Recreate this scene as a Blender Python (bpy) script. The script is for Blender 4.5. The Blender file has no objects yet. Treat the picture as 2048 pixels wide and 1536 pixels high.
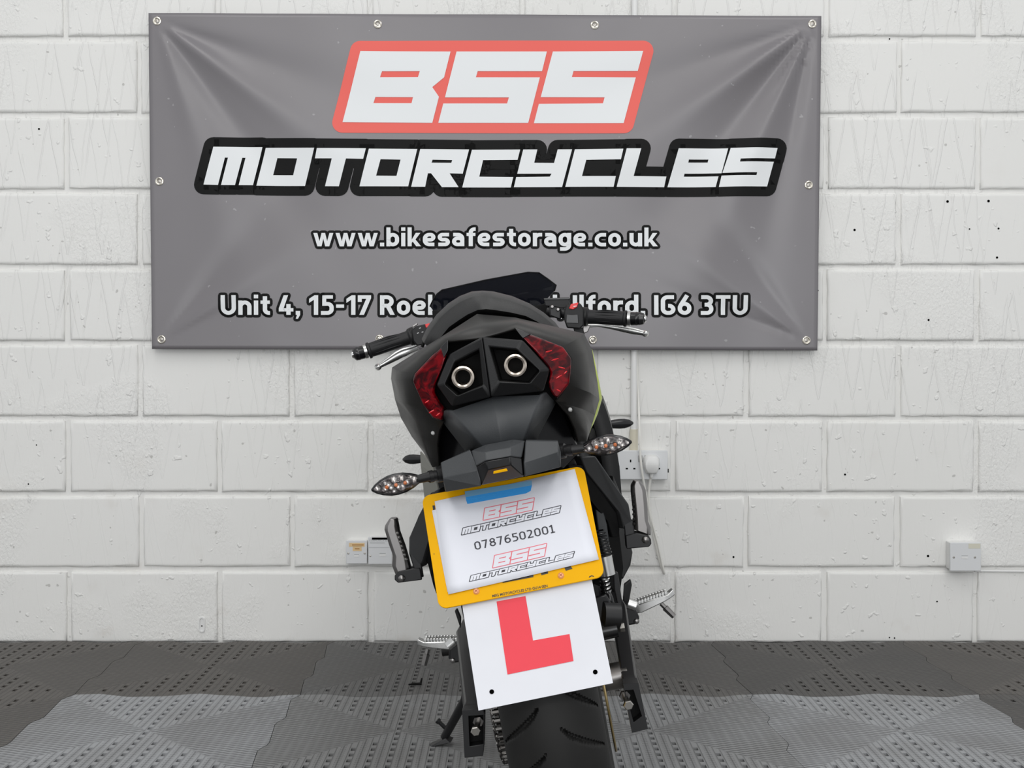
import bpy, bmesh, math, random
from mathutils import Vector, Matrix, noise
from mathutils.geometry import tessellate_polygon
R = math.radians
random.seed(7)
sc = bpy.context.scene
col = sc.collection

# ------------------------------------------------------------------ camera
F_PX, CAM_H, HORIZON = 2350.0, 0.818, 730.0
PITCH = math.atan((768.0 - HORIZON) / F_PX)
cam_d = bpy.data.cameras.new('camera'); cam = bpy.data.objects.new('camera', cam_d)
col.objects.link(cam)
cam_d.sensor_width = 36.0; cam_d.lens = 36.0 * F_PX / 2048.0
cam.location = (0, 0, CAM_H); cam.rotation_euler = (R(90) - PITCH, 0, 0)
cam_d.clip_start = 0.05
sc.camera = cam
WALL_Y = 3.476

# ------------------------------------------------------------------ light
world = bpy.data.worlds.new('world'); sc.world = world; world.use_nodes = True
wb = world.node_tree.nodes['Background']
wb.inputs[0].default_value = (0.96, 0.98, 1.0, 1); wb.inputs[1].default_value = 0.60

def area(name, loc, rot, sx, sy, power, color=(1, 1, 1)):
    l = bpy.data.lights.new(name, 'AREA'); l.shape = 'RECTANGLE'; l.size = sx; l.size_y = sy
    l.energy = power; l.color = color
    o = bpy.data.objects.new(name, l); col.objects.link(o)
    o.location = loc; o.rotation_euler = rot
    return o
for lx in (-1.1, 1.1):
    area('ceiling_panel_light', (lx, 1.6, 3.3), (0, 0, 0), 0.9, 1.6, 12, (1, 0.985, 0.96))
    area('ceiling_panel_light', (lx, -0.6, 3.3), (0, 0, 0), 0.9, 1.6, 14, (1, 0.985, 0.96))
    area('ceiling_panel_light', (lx, -2.8, 3.3), (0, 0, 0), 0.9, 1.6, 42, (1, 0.985, 0.96))

# added frontal fill light far behind the camera, from no visible source
area('frontal_fill_light', (0.0, -5.0, 1.3), (R(90), 0, 0), 4.6, 2.6, 95, (0.97, 0.985, 1.0))

sc.view_settings.view_transform = 'Standard'; sc.view_settings.look = 'None'
sc.view_settings.gamma = 1.0; sc.view_settings.use_curve_mapping = False
sc.view_settings.exposure = 0.25

# ------------------------------------------------------------------ photo rays -> real places
CM = cam.rotation_euler.to_matrix()
def ray(px, py):
    return CM @ Vector(((px - 1024.0) / F_PX, -(py - 768.0) / F_PX, -1.0))
C0 = Vector((0, 0, CAM_H))
def W(px, py, Y):
    d = ray(px, py); return C0 + d * (Y / d.y)
def WZ(px, py, Z):
    d = ray(px, py); return C0 + d * ((Z - CAM_H) / d.z)

# motorcycle frame: x right, y forward, z up, origin under the rear axle; leaning on its side stand
LEAN, YAW = R(-10.6), R(-1.8)
BO = Vector((0.124, 1.85, 0.002))
BM = Matrix.Rotation(YAW, 3, 'Z') @ Matrix.Rotation(LEAN, 3, 'Y')
BT = BM.transposed()
BC = BT @ (C0 - BO)
def B(px, py, y):
    d = BT @ ray(px, py); return BC + d * ((y - BC.y) / d.y)
def BL(pts, y=None):
    return [B(p[0], p[1], p[2] if len(p) > 2 else y) for p in pts]
# number plate plane (bottom edge further back than the top edge)
PT = R(28)
PN = Vector((0, -math.cos(PT), math.sin(PT)))
PU = Vector((1, 0, 0)); PV = Vector((0, math.sin(PT), math.cos(PT)))
PC = B(1026, 1075, -0.235)
def BP(px, py, off=0.0):
    d = BT @ ray(px, py); return BC + d * ((PC + PN * off - BC).dot(PN) / d.dot(PN))

# ------------------------------------------------------------------ materials
MATS = {}
def mat(name, color, rough=0.5, metal=0.0, spec=0.5, coat=0.0, noise_amt=0.0, noise_scale=40.0,
        bump=0.0, bump_scale=200.0, trans=0.0, alpha=1.0, ior=1.5, rough_var=0.0):
    m = bpy.data.materials.new(name); m.use_nodes = True
    nt = m.node_tree; b = nt.nodes['Principled BSDF']
    b.inputs['Base Color'].default_value = (*color, 1)
    b.inputs['Roughness'].default_value = rough; b.inputs['Metallic'].default_value = metal
    b.inputs['Specular IOR Level'].default_value = spec; b.inputs['Coat Weight'].default_value = coat
    b.inputs['Coat Roughness'].default_value = 0.08
    b.inputs['Transmission Weight'].default_value = trans; b.inputs['Alpha'].default_value = alpha
    b.inputs['IOR'].default_value = ior
    tc = nt.nodes.new('ShaderNodeTexCoord')
    if noise_amt or rough_var:
        n = nt.nodes.new('ShaderNodeTexNoise'); n.inputs['Scale'].default_value = noise_scale
        n.inputs['Detail'].default_value = 5
        nt.links.new(tc.outputs['Object'], n.inputs['Vector'])
        if noise_amt:
            mx = nt.nodes.new('ShaderNodeMix'); mx.data_type = 'RGBA'
            mx.inputs['A'].default_value = (*[c * (1 - noise_amt) for c in color], 1)
            mx.inputs['B'].default_value = (*[min(1, c * (1 + noise_amt)) for c in color], 1)
            nt.links.new(n.outputs['Fac'], mx.inputs['Factor']); nt.links.new(mx.outputs['Result'], b.inputs['Base Color'])
        if rough_var:
            mr = nt.nodes.new('ShaderNodeMapRange'); mr.inputs['To Min'].default_value = rough - rough_var
            mr.inputs['To Max'].default_value = rough + rough_var
            nt.links.new(n.outputs['Fac'], mr.inputs['Value']); nt.links.new(mr.outputs['Result'], b.inputs['Roughness'])
    if bump:
        n2 = nt.nodes.new('ShaderNodeTexNoise'); n2.inputs['Scale'].default_value = bump_scale; n2.inputs['Detail'].default_value = 3
        nt.links.new(tc.outputs['Object'], n2.inputs['Vector'])
        bp = nt.nodes.new('ShaderNodeBump'); bp.inputs['Strength'].default_value = bump; bp.inputs['Distance'].default_value = 0.001
        nt.links.new(n2.outputs['Fac'], bp.inputs['Height']); nt.links.new(bp.outputs['Normal'], b.inputs['Normal'])
    MATS[name] = m
    return m

mat('black_plastic', (0.0075, 0.0075, 0.008), 0.42, spec=0.32, noise_amt=0.2, bump=0.15, bump_scale=900)
mat('black_gloss', (0.006, 0.006, 0.007), 0.22)
mat('black_deep', (0.004, 0.004, 0.004), 0.7, spec=0.2)
mat('black_paint', (0.0105, 0.0098, 0.0088), 0.40, spec=0.4, noise_amt=0.15, rough_var=0.05)
mat('grey_plastic', (0.036, 0.039, 0.042), 0.5, noise_amt=0.18, noise_scale=25, bump=0.15, bump_scale=700)
mat('satin_black_metal', (0.011, 0.011, 0.012), 0.38, spec=0.4, noise_amt=0.1)
mat('seat_vinyl', (0.022, 0.022, 0.022), 0.5, bump=0.25, bump_scale=600)
mat('seat_vinyl_matt', (0.020, 0.020, 0.017), 0.6, bump=0.25, bump_scale=600)
mat('rubber', (0.010, 0.0097, 0.0093), 0.6, spec=0.3, noise_amt=0.4, noise_scale=30, rough_var=0.1)
mat('grip_rubber', (0.011, 0.011, 0.012), 0.5, spec=0.35)
mat('lime_paint', (0.42, 0.50, 0.10), 0.35)
mat('hanger_grey', (0.048, 0.049, 0.051), 0.42, noise_amt=0.1)
mat('grey_paint', (0.16, 0.16, 0.14), 0.35)
mat('alloy', (0.62, 0.62, 0.61), 0.28, metal=1.0, rough_var=0.08)
mat('dark_alloy', (0.25, 0.24, 0.235), 0.33, metal=1.0, rough_var=0.06)
mat('chrome', (0.85, 0.85, 0.84), 0.1, metal=1.0)
mat('steel', (0.48, 0.46, 0.43), 0.3, metal=1.0, rough_var=0.08)
mat('exhaust_steel', (0.62, 0.55, 0.48), 0.26, metal=1.0, rough_var=0.1)
mat('brass', (0.55, 0.42, 0.2), 0.3, metal=1.0)
mat('chain_steel', (0.11, 0.105, 0.10), 0.35, metal=1.0)
mat('lamp_red', (0.55, 0.01, 0.015), 0.2)
mat('red_switch', (0.75, 0.03, 0.03), 0.35)
mat('white_mark', (0.8, 0.8, 0.8), 0.4)
mat('screen_tint', (0.012, 0.014, 0.022), 0.04, alpha=0.85, coat=0.2)
mat('clear_lens', (0.95, 0.95, 0.95), 0.03, trans=1.0, ior=1.3)
mat('amber', (0.8, 0.22, 0.06), 0.3)
mat('yellow_plate', (0.76, 0.385, 0.0), 0.5, spec=0.12, noise_amt=0.02)
mat('plate_black', (0.012, 0.010, 0.008), 0.4)
mat('copper_screw', (0.80, 0.36, 0.16), 0.4)
mat('screw_cross', (0.35, 0.08, 0.04), 0.5)
mat('paper', (0.70, 0.71, 0.765), 0.75, noise_amt=0.02, noise_scale=30)
mat('paper_ink', (0.045, 0.045, 0.055), 0.7)
mat('paper_red', (0.75, 0.17, 0.21), 0.7)
mat('l_white', (0.62, 0.63, 0.67), 0.5, noise_amt=0.03, noise_scale=25)
mat('l_red', (0.70, 0.028, 0.05), 0.5, noise_amt=0.04, noise_scale=30)
mat('tape_blue', (0.035, 0.33, 0.80), 0.65, bump=0.4, bump_scale=500)
mat('tape_pale', (0.16, 0.36, 0.55), 0.65)
mat('hole_black', (0.002, 0.002, 0.002), 0.9, spec=0.0)
mat('mortar_base', (0.71, 0.71, 0.69), 0.7)
mat('pvc_white', (0.74, 0.74, 0.73), 0.35)
mat('pvc_grey', (0.66, 0.67, 0.68), 0.38)
mat('pvc_stain', (0.66, 0.62, 0.5), 0.5, noise_amt=0.08)
mat('cable_white', (0.74, 0.73, 0.69), 0.4)
mat('switch_grey', (0.45, 0.45, 0.44), 0.4)
mat('sticker', (0.72, 0.52, 0.28), 0.7)
mat('sticker_ink', (0.42, 0.22, 0.07), 0.7)
mat('label_grey', (0.36, 0.37, 0.37), 0.6)
mat('sticker_pale', (0.62, 0.6, 0.5), 0.7)
mat('eyelet_metal', (0.72, 0.68, 0.60), 0.22, metal=1.0)
mat('screw_head', (0.42, 0.40, 0.37), 0.4, metal=1.0)
mat('vinyl_white', (0.76, 0.78, 0.79), 0.42)
mat('vinyl_red', (0.80, 0.105, 0.08), 0.42)
mat('vinyl_black', (0.009, 0.009, 0.009), 0.5, spec=0.1)
mat('slab', (0.006, 0.006, 0.006), 0.9, spec=0.1)

def nodes(name, rough=0.5):
    m = bpy.data.materials.new(name); m.use_nodes = True
    nt = m.node_tree; MATS[name] = m
    return nt, nt.nodes['Principled BSDF']
class NB:
    """tiny node-graph helper"""
    def __init__(s, nt): s.nt = nt
    def _in(s, sock, v):
        if isinstance(v, bpy.types.NodeSocket): s.nt.links.new(v, sock)
        else: sock.default_value = v
    def m(s, op, a, b=0.0, c=0.0):
        n = s.nt.nodes.new('ShaderNodeMath'); n.operation = op
        s._in(n.inputs[0], a); s._in(n.inputs[1], b); s._in(n.inputs[2], c)
        return n.outputs[0]
    def noise(s, vec, scale, detail=2, dist=0.0, dims='3D'):
        n = s.nt.nodes.new('ShaderNodeTexNoise'); n.noise_dimensions = dims
        n.inputs['Scale'].default_value = scale; n.inputs['Detail'].default_value = detail; n.inputs['Distortion'].default_value = dist
        if vec is not None: s.nt.links.new(vec, n.inputs['Vector'])
        return n.outputs['Fac']
    def smooth(s, v, a, b, lo=0.0, hi=1.0):
        n = s.nt.nodes.new('ShaderNodeMapRange'); n.interpolation_type = 'SMOOTHSTEP'
        s._in(n.inputs['Value'], v)
        n.inputs['From Min'].default_value = a; n.inputs['From Max'].default_value = b
        n.inputs['To Min'].default_value = lo; n.inputs['To Max'].default_value = hi
        return n.outputs['Result']
    def mix(s, f, a, b):
        n = s.nt.nodes.new('ShaderNodeMix'); n.data_type = 'RGBA'
        s._in(n.inputs['Factor'], f); s._in(n.inputs['A'], a); s._in(n.inputs['B'], b)
        return n.outputs['Result']
    def comb(s, x, y, z):
        n = s.nt.nodes.new('ShaderNodeCombineXYZ')
        for i, v in enumerate((x, y, z)): s._in(n.inputs[i], v)
        return n.outputs[0]
    def sep(s, v):
        n = s.nt.nodes.new('ShaderNodeSeparateXYZ'); s.nt.links.new(v, n.inputs[0]); return n.outputs
    def bump(s, h, strength, dist, normal=None):
        n = s.nt.nodes.new('ShaderNodeBump'); n.inputs['Strength'].default_value = strength; n.inputs['Distance'].default_value = dist
        s.nt.links.new(h, n.inputs['Height'])
        if normal is not None: s.nt.links.new(normal, n.inputs['Normal'])
        return n.outputs[0]

# painted blockwork: thin zig-zag brush ridges, rough patches, scuffs near the floor
def make_wall_mat():
    nt, b = nodes('painted_block'); g = NB(nt)
    pos = nt.nodes.new('ShaderNodeNewGeometry').outputs['Position']
    x, y, z = g.sep(pos)
    oi = nt.nodes.new('ShaderNodeObjectInfo').outputs['Random']
    wob = g.m('MULTIPLY', g.m('SUBTRACT', g.noise(pos, 9, 2), 0.5), 0.05)
    H = None
    for k, (freq, amp, ph, wid) in enumerate(((10.0, 1.0, 0.0, 0.0020), (14.0, 0.9, 0.37, 0.0016))):
        xs = g.m('ADD', g.m('MULTIPLY', g.m('ADD', x, g.m('MULTIPLY', wob, 0.35)), freq * 2), g.m('MULTIPLY', oi, 7.3 + 3 * k))
        tri = g.m('PINGPONG', xs, 1.0)
        zz = g.m('ADD', z, g.m('MULTIPLY', oi, 0.6 + 0.3 * k))
        zf = g.m('FRACT', g.m('ADD', g.m('DIVIDE', zz, 0.29 * amp), ph))
        d = g.m('ABSOLUTE', g.m('SUBTRACT', tri, zf))
        d = g.m('DIVIDE', d, freq * 2)
        line = g.smooth(d, wid * 0.35, wid * 1.6, 1.0, 0.0)
        msk = g.smooth(g.noise(pos, 3.1 + k, 1), 0.40, 0.55)
        line = g.m('MULTIPLY', line, g.m('MULTIPLY', msk, 0.85 - 0.25 * k))
        H = line if H is None else g.m('MAXIMUM', H, line)
    upper = g.smooth(z, 0.25, 0.95, 0.30, 1.0)
    H = g.m('MULTIPLY', H, upper)
    sx = g.comb(g.m('MULTIPLY', x, 6.0), g.m('MULTIPLY', y, 6.0), z)
    streak = g.m('MULTIPLY', g.noise(sx, 9, 3), 0.5)
    rough_patch = g.m('MULTIPLY', g.noise(g.comb(g.m('MULTIPLY', x, 1.6), y, z), 95, 3, 0.6),
                      g.smooth(g.noise(pos, 3.3, 2), 0.48, 0.60, 0.15, 1.9))
    blob = g.m('MULTIPLY', g.smooth(g.noise(pos, 34, 2), 0.66, 0.74), 1.2)
    H = g.m('ADD', g.m('ADD', H, streak), g.m('ADD', rough_patch, blob))
    nt.links.new(g.bump(H, 0.85, 0.0016), b.inputs['Normal'])
    dirt = g.smooth(g.noise(pos, 7, 5), 0.60, 0.80)
    low = g.smooth(z, 0.05, 0.75, 1.0, 0.12)
    f = g.m('MULTIPLY', g.m('MULTIPLY', dirt, low), 0.55)
    tint = g.mix(g.noise(pos, 1.6, 1), (0.755, 0.752, 0.726, 1), (0.785, 0.780, 0.762, 1))
    c = g.mix(f, tint, (0.56, 0.51, 0.45, 1))
    pink = g.m('MULTIPLY', g.smooth(g.noise(g.comb(g.m('MULTIPLY', x, 2.2), y, z), 14, 3), 0.68, 0.76),
               g.m('MULTIPLY', g.smooth(x, 1.0, 1.3), g.smooth(z, 0.05, 0.3, 1, 0)))
    c = g.mix(g.m('MULTIPLY', pink, 0.35), c, (0.62, 0.33, 0.27, 1))
    spk = g.m('MULTIPLY', g.smooth(g.noise(pos, 52, 1), 0.765, 0.79), 0.55)
    c = g.mix(spk, c, (0.33, 0.32, 0.30, 1))
    nt.links.new(c, b.inputs['Base Color']); b.inputs['Roughness'].default_value = 0.62
    b.inputs['Specular IOR Level'].default_value = 0.25
make_wall_mat()

# interlocking rubber/PVC tile: ribs in the pierced quarters, fine weave in the closed quarters
def make_tile_mat():
    nt, b = nodes('floor_tile'); g = NB(nt)
    tc = nt.nodes.new('ShaderNodeTexCoord').outputs['Object']
    gp = nt.nodes.new('ShaderNodeNewGeometry').outputs['Position']
    ocol = nt.nodes.new('ShaderNodeObjectInfo').outputs['Color']
    x, y, z = g.sep(tc)
    ax, ay = g.m('ABSOLUTE', x), g.m('ABSOLUTE', y)
    ribz = g.smooth(g.m('SUBTRACT', ay, ax), -0.008, 0.002)
    # ribs: grooves every 14 mm, small dots on the middle rib
    gx = g.m('PINGPONG', g.m('ADD', x, 0.007), 0.007)
    groove = g.smooth(gx, 0.0006, 0.0022, 0.0, 1.0)
    px_ = g.m('PINGPONG', x, 0.021); dotline = g.smooth(px_, 0.013, 0.016, 0.0, 1.0)
    dy = g.smooth(g.m('PINGPONG', y, 0.006), 0.0015, 0.004, 0.0, 1.0)
    rib_h = g.m('SUBTRACT', groove, g.m('MULTIPLY', g.m('MULTIPLY', dotline, dy), 0.7))
    # weave: small staggered lozenges
    a = g.m('PINGPONG', g.m('ADD', y, g.m('MULTIPLY', x, 0.35)), 0.0065)
    c = g.m('PINGPONG', g.m('SUBTRACT', y, g.m('MULTIPLY', x, 0.35)), 0.0065)
    weave = g.m('MULTIPLY', g.smooth(a, 0.0004, 0.0030, 0.0, 1.0), g.smooth(c, 0.0004, 0.0030, 0.25, 1.0))
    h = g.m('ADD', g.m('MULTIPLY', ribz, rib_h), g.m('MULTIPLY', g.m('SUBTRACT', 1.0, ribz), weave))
    nt.links.new(g.bump(h, 0.7, 0.0018), b.inputs['Normal'])
    n1 = g.noise(gp, 5, 4)
    dust = g.smooth(g.noise(gp, 160, 2), 0.735, 0.76)
    base = g.mix(g.smooth(n1, 0.3, 0.75, 0.0, 0.30), ocol, (0.115, 0.105, 0.095, 1))
    grv = g.m('MULTIPLY', g.m('SUBTRACT', 1.0, h), g.m('ADD', 0.66, g.m('MULTIPLY', ribz, -0.36)))  # groove shade and dirt put into the colour, stronger in the weave
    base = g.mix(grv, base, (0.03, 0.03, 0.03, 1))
    base = g.mix(g.m('MULTIPLY', dust, 0.4), base, (0.5, 0.5, 0.48, 1))
    nt.links.new(base, b.inputs['Base Color'])
    b.inputs['Roughness'].default_value = 0.55; b.inputs['Specular IOR Level'].default_value = 0.35
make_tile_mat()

def make_banner_mat():
    nt, b = nodes('vinyl_grey'); g = NB(nt)
    tc = nt.nodes.new('ShaderNodeTexCoord').outputs['Object']
    n = g.noise(tc, 2.0, 3)
    c = g.mix(n, (0.165, 0.153, 0.161, 1), (0.205, 0.196, 0.207, 1))
    sp = g.smooth(g.noise(tc, 60, 1), 0.78, 0.80)
    c = g.mix(g.m('MULTIPLY', sp, 0.25), c, (0.6, 0.6, 0.6, 1))
    nt.links.new(c, b.inputs['Base Color']); b.inputs['Roughness'].default_value = 0.33; b.inputs['Specular IOR Level'].default_value = 0.6
    nt.links.new(g.bump(g.noise(tc, 900, 1), 0.12, 0.0004), b.inputs['Normal'])
make_banner_mat()

def make_taillight_mat():
    nt, b = nodes('red_lens'); g = NB(nt)
    tc = nt.nodes.new('ShaderNodeTexCoord').outputs['Object']
    x, y, z = g.sep(tc)
    n = g.noise(g.comb(g.m('MULTIPLY', x, 0.55), y, g.m('ADD', z, g.m('MULTIPLY', x, -0.25))), 85, 3, 0.8)
    f = g.smooth(n, 0.36, 0.70)
    c = g.mix(f, (0.030, 0.0002, 0.002, 1), (0.22, 0.001, 0.006, 1))
    nt.links.new(c, b.inputs['Base Color'])
    b.inputs['Roughness'].default_value = 0.3; b.inputs['Specular IOR Level'].default_value = 0.2; b.inputs['Coat Weight'].default_value = 0.25; b.inputs['Coat Roughness'].default_value = 0.05
    nt.links.new(g.bump(n, 0.25, 0.003), b.inputs['Normal'])
make_taillight_mat()

def make_reflector_mat():
    nt, b = nodes('reflector'); g = NB(nt)
    tc = nt.nodes.new('ShaderNodeTexCoord').outputs['Object']
    v = nt.nodes.new('ShaderNodeTexVoronoi'); v.inputs['Scale'].default_value = 130
    nt.links.new(tc, v.inputs['Vector'])
    nt.links.new(g.mix(g.smooth(v.outputs['Distance'], 0.2, 0.6), (0.55, 0.52, 0.50, 1), (0.09, 0.08, 0.08, 1)), b.inputs['Base Color'])
    b.inputs['Metallic'].default_value = 0.8; b.inputs['Roughness'].default_value = 0.18
    nt.links.new(g.bump(v.outputs['Distance'], 0.9, 0.003), b.inputs['Normal'])
make_reflector_mat()

# ------------------------------------------------------------------ mesh helpers
def link(name, me, m=None, parent=None):
    o = bpy.data.objects.new(name, me); col.objects.link(o)
    if m: me.materials.append(MATS[m])
    if parent: o.parent = parent
    return o
def finish(name, bm, m, parent=None, smooth=None, bevel=0.0, seg=2, subsurf=0, recalc=True):
    if recalc: bmesh.ops.recalc_face_normals(bm, faces=bm.faces[:])
    me = bpy.data.meshes.new(name); bm.to_mesh(me); bm.free()
    if smooth is not None or subsurf:
        for p in me.polygons: p.use_smooth = True
        if not subsurf: me.set_sharp_from_angle(angle=R(smooth))
    o = link(name, me, m, parent)
    if bevel:
        md = o.modifiers.new('bevel', 'BEVEL'); md.width = bevel; md.segments = seg; md.limit_method = 'ANGLE'; md.angle_limit = R(25)
        for p in me.polygons: p.use_smooth = True
        me.set_sharp_from_angle(angle=R(20))
    if subsurf:
        md = o.modifiers.new('sub', 'SUBSURF'); md.levels = subsurf; md.render_levels = subsurf
    return o
def tag(o, label, cat, group=None, kind=None):
    o['label'] = label; o['category'] = cat
    if group: o['group'] = group
    if kind: o['kind'] = kind
    return o
def structure(o): o['kind'] = 'structure'; return o
def plabel(o, label): o['label'] = label; return o

def bm_box(bm, c, s, rot=None):
    vs = bmesh.ops.create_cube(bm, size=1.0)['verts']
    M = Matrix.Diagonal((*s, 1))
    if rot is not None: M = rot.to_4x4() @ M
    bmesh.ops.transform(bm, matrix=Matrix.Translation(c) @ M, verts=vs)
    return vs
def box(name, c, s, m, parent=None, bevel=0.0, rot=None, seg=2):
    bm = bmesh.new(); bm_box(bm, Vector(c), s, rot); return finish(name, bm, m, parent, bevel=bevel, seg=seg)
def bm_prism(bm, pts, vec):
    pts = [Vector(p) for p in pts]; vec = Vector(vec)
    a = [bm.verts.new(p) for p in pts]; b = [bm.verts.new(p + vec) for p in pts]
    bm.faces.new(a); bm.faces.new(b[::-1])
    n = len(a)
    for i in range(n): bm.faces.new((a[i], b[i], b[(i + 1) % n], a[(i + 1) % n]))
def prism(name, pts, vec, m, parent=None, bevel=0.0, smooth=None, seg=2):
    bm = bmesh.new(); bm_prism(bm, pts, vec); return finish(name, bm, m, parent, smooth=smooth, bevel=bevel, seg=seg)
def hull(name, pts, m, parent=None, bevel=0.0, seg=2):
    bm = bmesh.new()
    for p in pts: bm.verts.new(Vector(p))
    r = bmesh.ops.convex_hull(bm, input=bm.verts[:])
    bmesh.ops.delete(bm, geom=[v for v in bm.verts if not v.link_faces], context='VERTS')
    bmesh.ops.dissolve_limit(bm, angle_limit=R(4), verts=bm.verts[:], edges=bm.edges[:])
    return finish(name, bm, m, parent, bevel=bevel, seg=seg)
def bm_loft(bm, rings, closed=True, cap=True):
    vr = [[bm.verts.new(Vector(p)) for p in r] for r in rings]
    n = len(vr[0])
    for a, b in zip(vr[:-1], vr[1:]):
        for i in range(n if closed else n - 1):
            bm.faces.new((a[i], a[(i + 1) % n], b[(i + 1) % n], b[i]))
    if cap and closed:
        bm.faces.new(vr[0][::-1]); bm.faces.new(vr[-1])
    return vr
def loft(name, rings, m, parent=None, closed=True, cap=True, smooth=None, bevel=0.0, subsurf=0, thick=0.0):
    bm = bmesh.new(); bm_loft(bm, rings, closed, cap)
    o = finish(name, bm, m, parent, smooth=smooth, bevel=bevel, subsurf=subsurf)
    if thick:
        md = o.modifiers.new('solid', 'SOLIDIFY'); md.thickness = thick; md.offset = -1
    return o
def frame_of(d):
    d = d.normalized(); u = d.cross(Vector((0, 0, 1)))
    if u.length < 1e-3: u = d.cross(Vector((0, 1, 0)))
    u.normalize(); return u, u.cross(d).normalized()
def bm_tube(bm, pts, r, seg=10, cap=True):
    pts = [Vector(p) for p in pts]; n = len(pts)
    rs = r if isinstance(r, (list, tuple)) else [r] * n
    rings = []; u = None
    for i in range(n):
        d = (pts[min(i + 1, n - 1)] - pts[max(i - 1, 0)])
        if u is None: u, v = frame_of(d)
        else:
            dn = d.normalized(); u = (u - dn * u.dot(dn)).normalized(); v = u.cross(dn).normalized()
        rings.append([pts[i] + (u * math.cos(2 * math.pi * k / seg) + v * math.sin(2 * math.pi * k / seg)) * rs[i] for k in range(seg)])
    bm_loft(bm, rings, True, cap)
def tube(name, pts, r, m, parent=None, seg=12, smooth=40):
    bm = bmesh.new(); bm_tube(bm, pts, r, seg); return finish(name, bm, m, parent, smooth=smooth)
def bm_lathe(bm, prof, o, axis, seg=24, closed=False):
    o = Vector(o); ax = Vector(axis).normalized(); u, v = frame_of(ax)
    rings = [[o + ax * h + (u * math.cos(2 * math.pi * k / seg) + v * math.sin(2 * math.pi * k / seg)) * max(r, 1e-5) for k in range(seg)] for r, h in prof]
    if closed: rings.append(rings[0])
    bm_loft(bm, rings, True, not closed)
    if closed: bmesh.ops.remove_doubles(bm, verts=bm.verts[:], dist=1e-7)
def lathe(name, prof, o, axis, m, parent=None, seg=24, smooth=35, closed=False):
    bm = bmesh.new(); bm_lathe(bm, prof, o, axis, seg, closed); return finish(name, bm, m, parent, smooth=smooth)
def curve_pts(pts, n=8):
    """Catmull-Rom through the points"""
    P = [Vector(p) for p in pts]; P = [2 * P[0] - P[1]] + P + [2 * P[-1] - P[-2]]
    out = []
    for i in range(1, len(P) - 2):
        for k in range(n):
            t = k / n; a, b, c, d = P[i - 1], P[i], P[i + 1], P[i + 2]
            out.append(0.5 * ((2 * b) + (c - a) * t + (2 * a - 5 * b + 4 * c - d) * t * t + (3 * b - a - 3 * c + d) * t ** 3))
    out.append(P[-2]); return out

# ---- flat print: 2D polygons -> triangles
def tri_poly(loops):
    L = [[Vector((p[0], p[1], 0)) for p in l] for l in loops]
    flat = [p for l in L for p in l]
    return flat, tessellate_polygon(L)
def bm_poly2(bm, loops, f):
    flat, tris = tri_poly(loops)
    vs = [bm.verts.new(f(p.x, p.y)) for p in flat]
    for t in tris:
        try: bm.faces.new([vs[i] for i in t])
        except ValueError: pass
def bm_fat(bm, loops, r, f, fill=True, seg=12):
    """polygon grown by r with round corners (overlapping coplanar pieces of one print)"""
    if fill: bm_poly2(bm, loops[:1], f)
    for l in loops:
        n = len(l)
        for i in range(n):
            a, b = Vector(l[i][:2]), Vector(l[(i + 1) % n][:2])
            d = b - a
            if d.length < 1e-9: continue
            d.normalize(); nrm = Vector((-d.y, d.x)) * r
            bm.faces.new([bm.verts.new(f(*p)) for p in (a + nrm, b + nrm, b - nrm, a - nrm)])
            bm.faces.new([bm.verts.new(f(a.x + r * math.cos(2 * math.pi * k / seg), a.y + r * math.sin(2 * math.pi * k / seg))) for k in range(seg)])
def text2d(s, offset=0.0, spacing=1.0):
    """outline font text -> (verts2d, faces, boundary edges), normalised to its own units"""
    cu = bpy.data.curves.new('tmp_text', 'FONT'); cu.body = s; cu.size = 1.0; cu.offset = offset; cu.space_character = spacing
    cu.fill_mode = 'FRONT'; cu.resolution_u = 4
    o = bpy.data.objects.new('tmp_text', cu); col.objects.link(o)
    dg = bpy.context.evaluated_depsgraph_get(); dg.update()
    me = bpy.data.meshes.new_from_object(o.evaluated_get(dg))
    vs = [Vector((v.co.x, v.co.y)) for v in me.vertices]
    fs = [tuple(p.vertices) for p in me.polygons]
    cnt = {}
    for p in fs:
        for i in range(len(p)):
            e = tuple(sorted((p[i], p[(i + 1) % len(p)]))); cnt[e] = cnt.get(e, 0) + 1
    be = [e for e, c in cnt.items() if c == 1]
    bpy.data.objects.remove(o); bpy.data.curves.remove(cu); bpy.data.meshes.remove(me)
    return vs, fs, be
def bm_text(bm, T, f):
    vs, fs, be = T
    v = [bm.verts.new(f(p.x, p.y)) for p in vs]
    for t in fs:
        try: bm.faces.new([v[i] for i in t])
        except ValueError: pass
def bm_text_fat(bm, T, r, f, seg=8):
    vs, fs, be = T
    bm_text(bm, T, f)
    for i, j in be:
        a, b = vs[i], vs[j]; d = b - a
        if d.length < 1e-6: continue
        d = d.normalized(); nrm = Vector((-d.y, d.x)) * r
        bm.faces.new([bm.verts.new(f(*p)) for p in (a + nrm, b + nrm, b - nrm, a - nrm)])
        bm.faces.new([bm.verts.new(f(a.x + r * math.cos(2 * math.pi * k / seg), a.y + r * math.sin(2 * math.pi * k / seg))) for k in range(seg)])
def textbox(T):
    vs = T[0]; return min(p.x for p in vs), max(p.x for p in vs), min(p.y for p in vs), max(p.y for p in vs)


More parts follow.
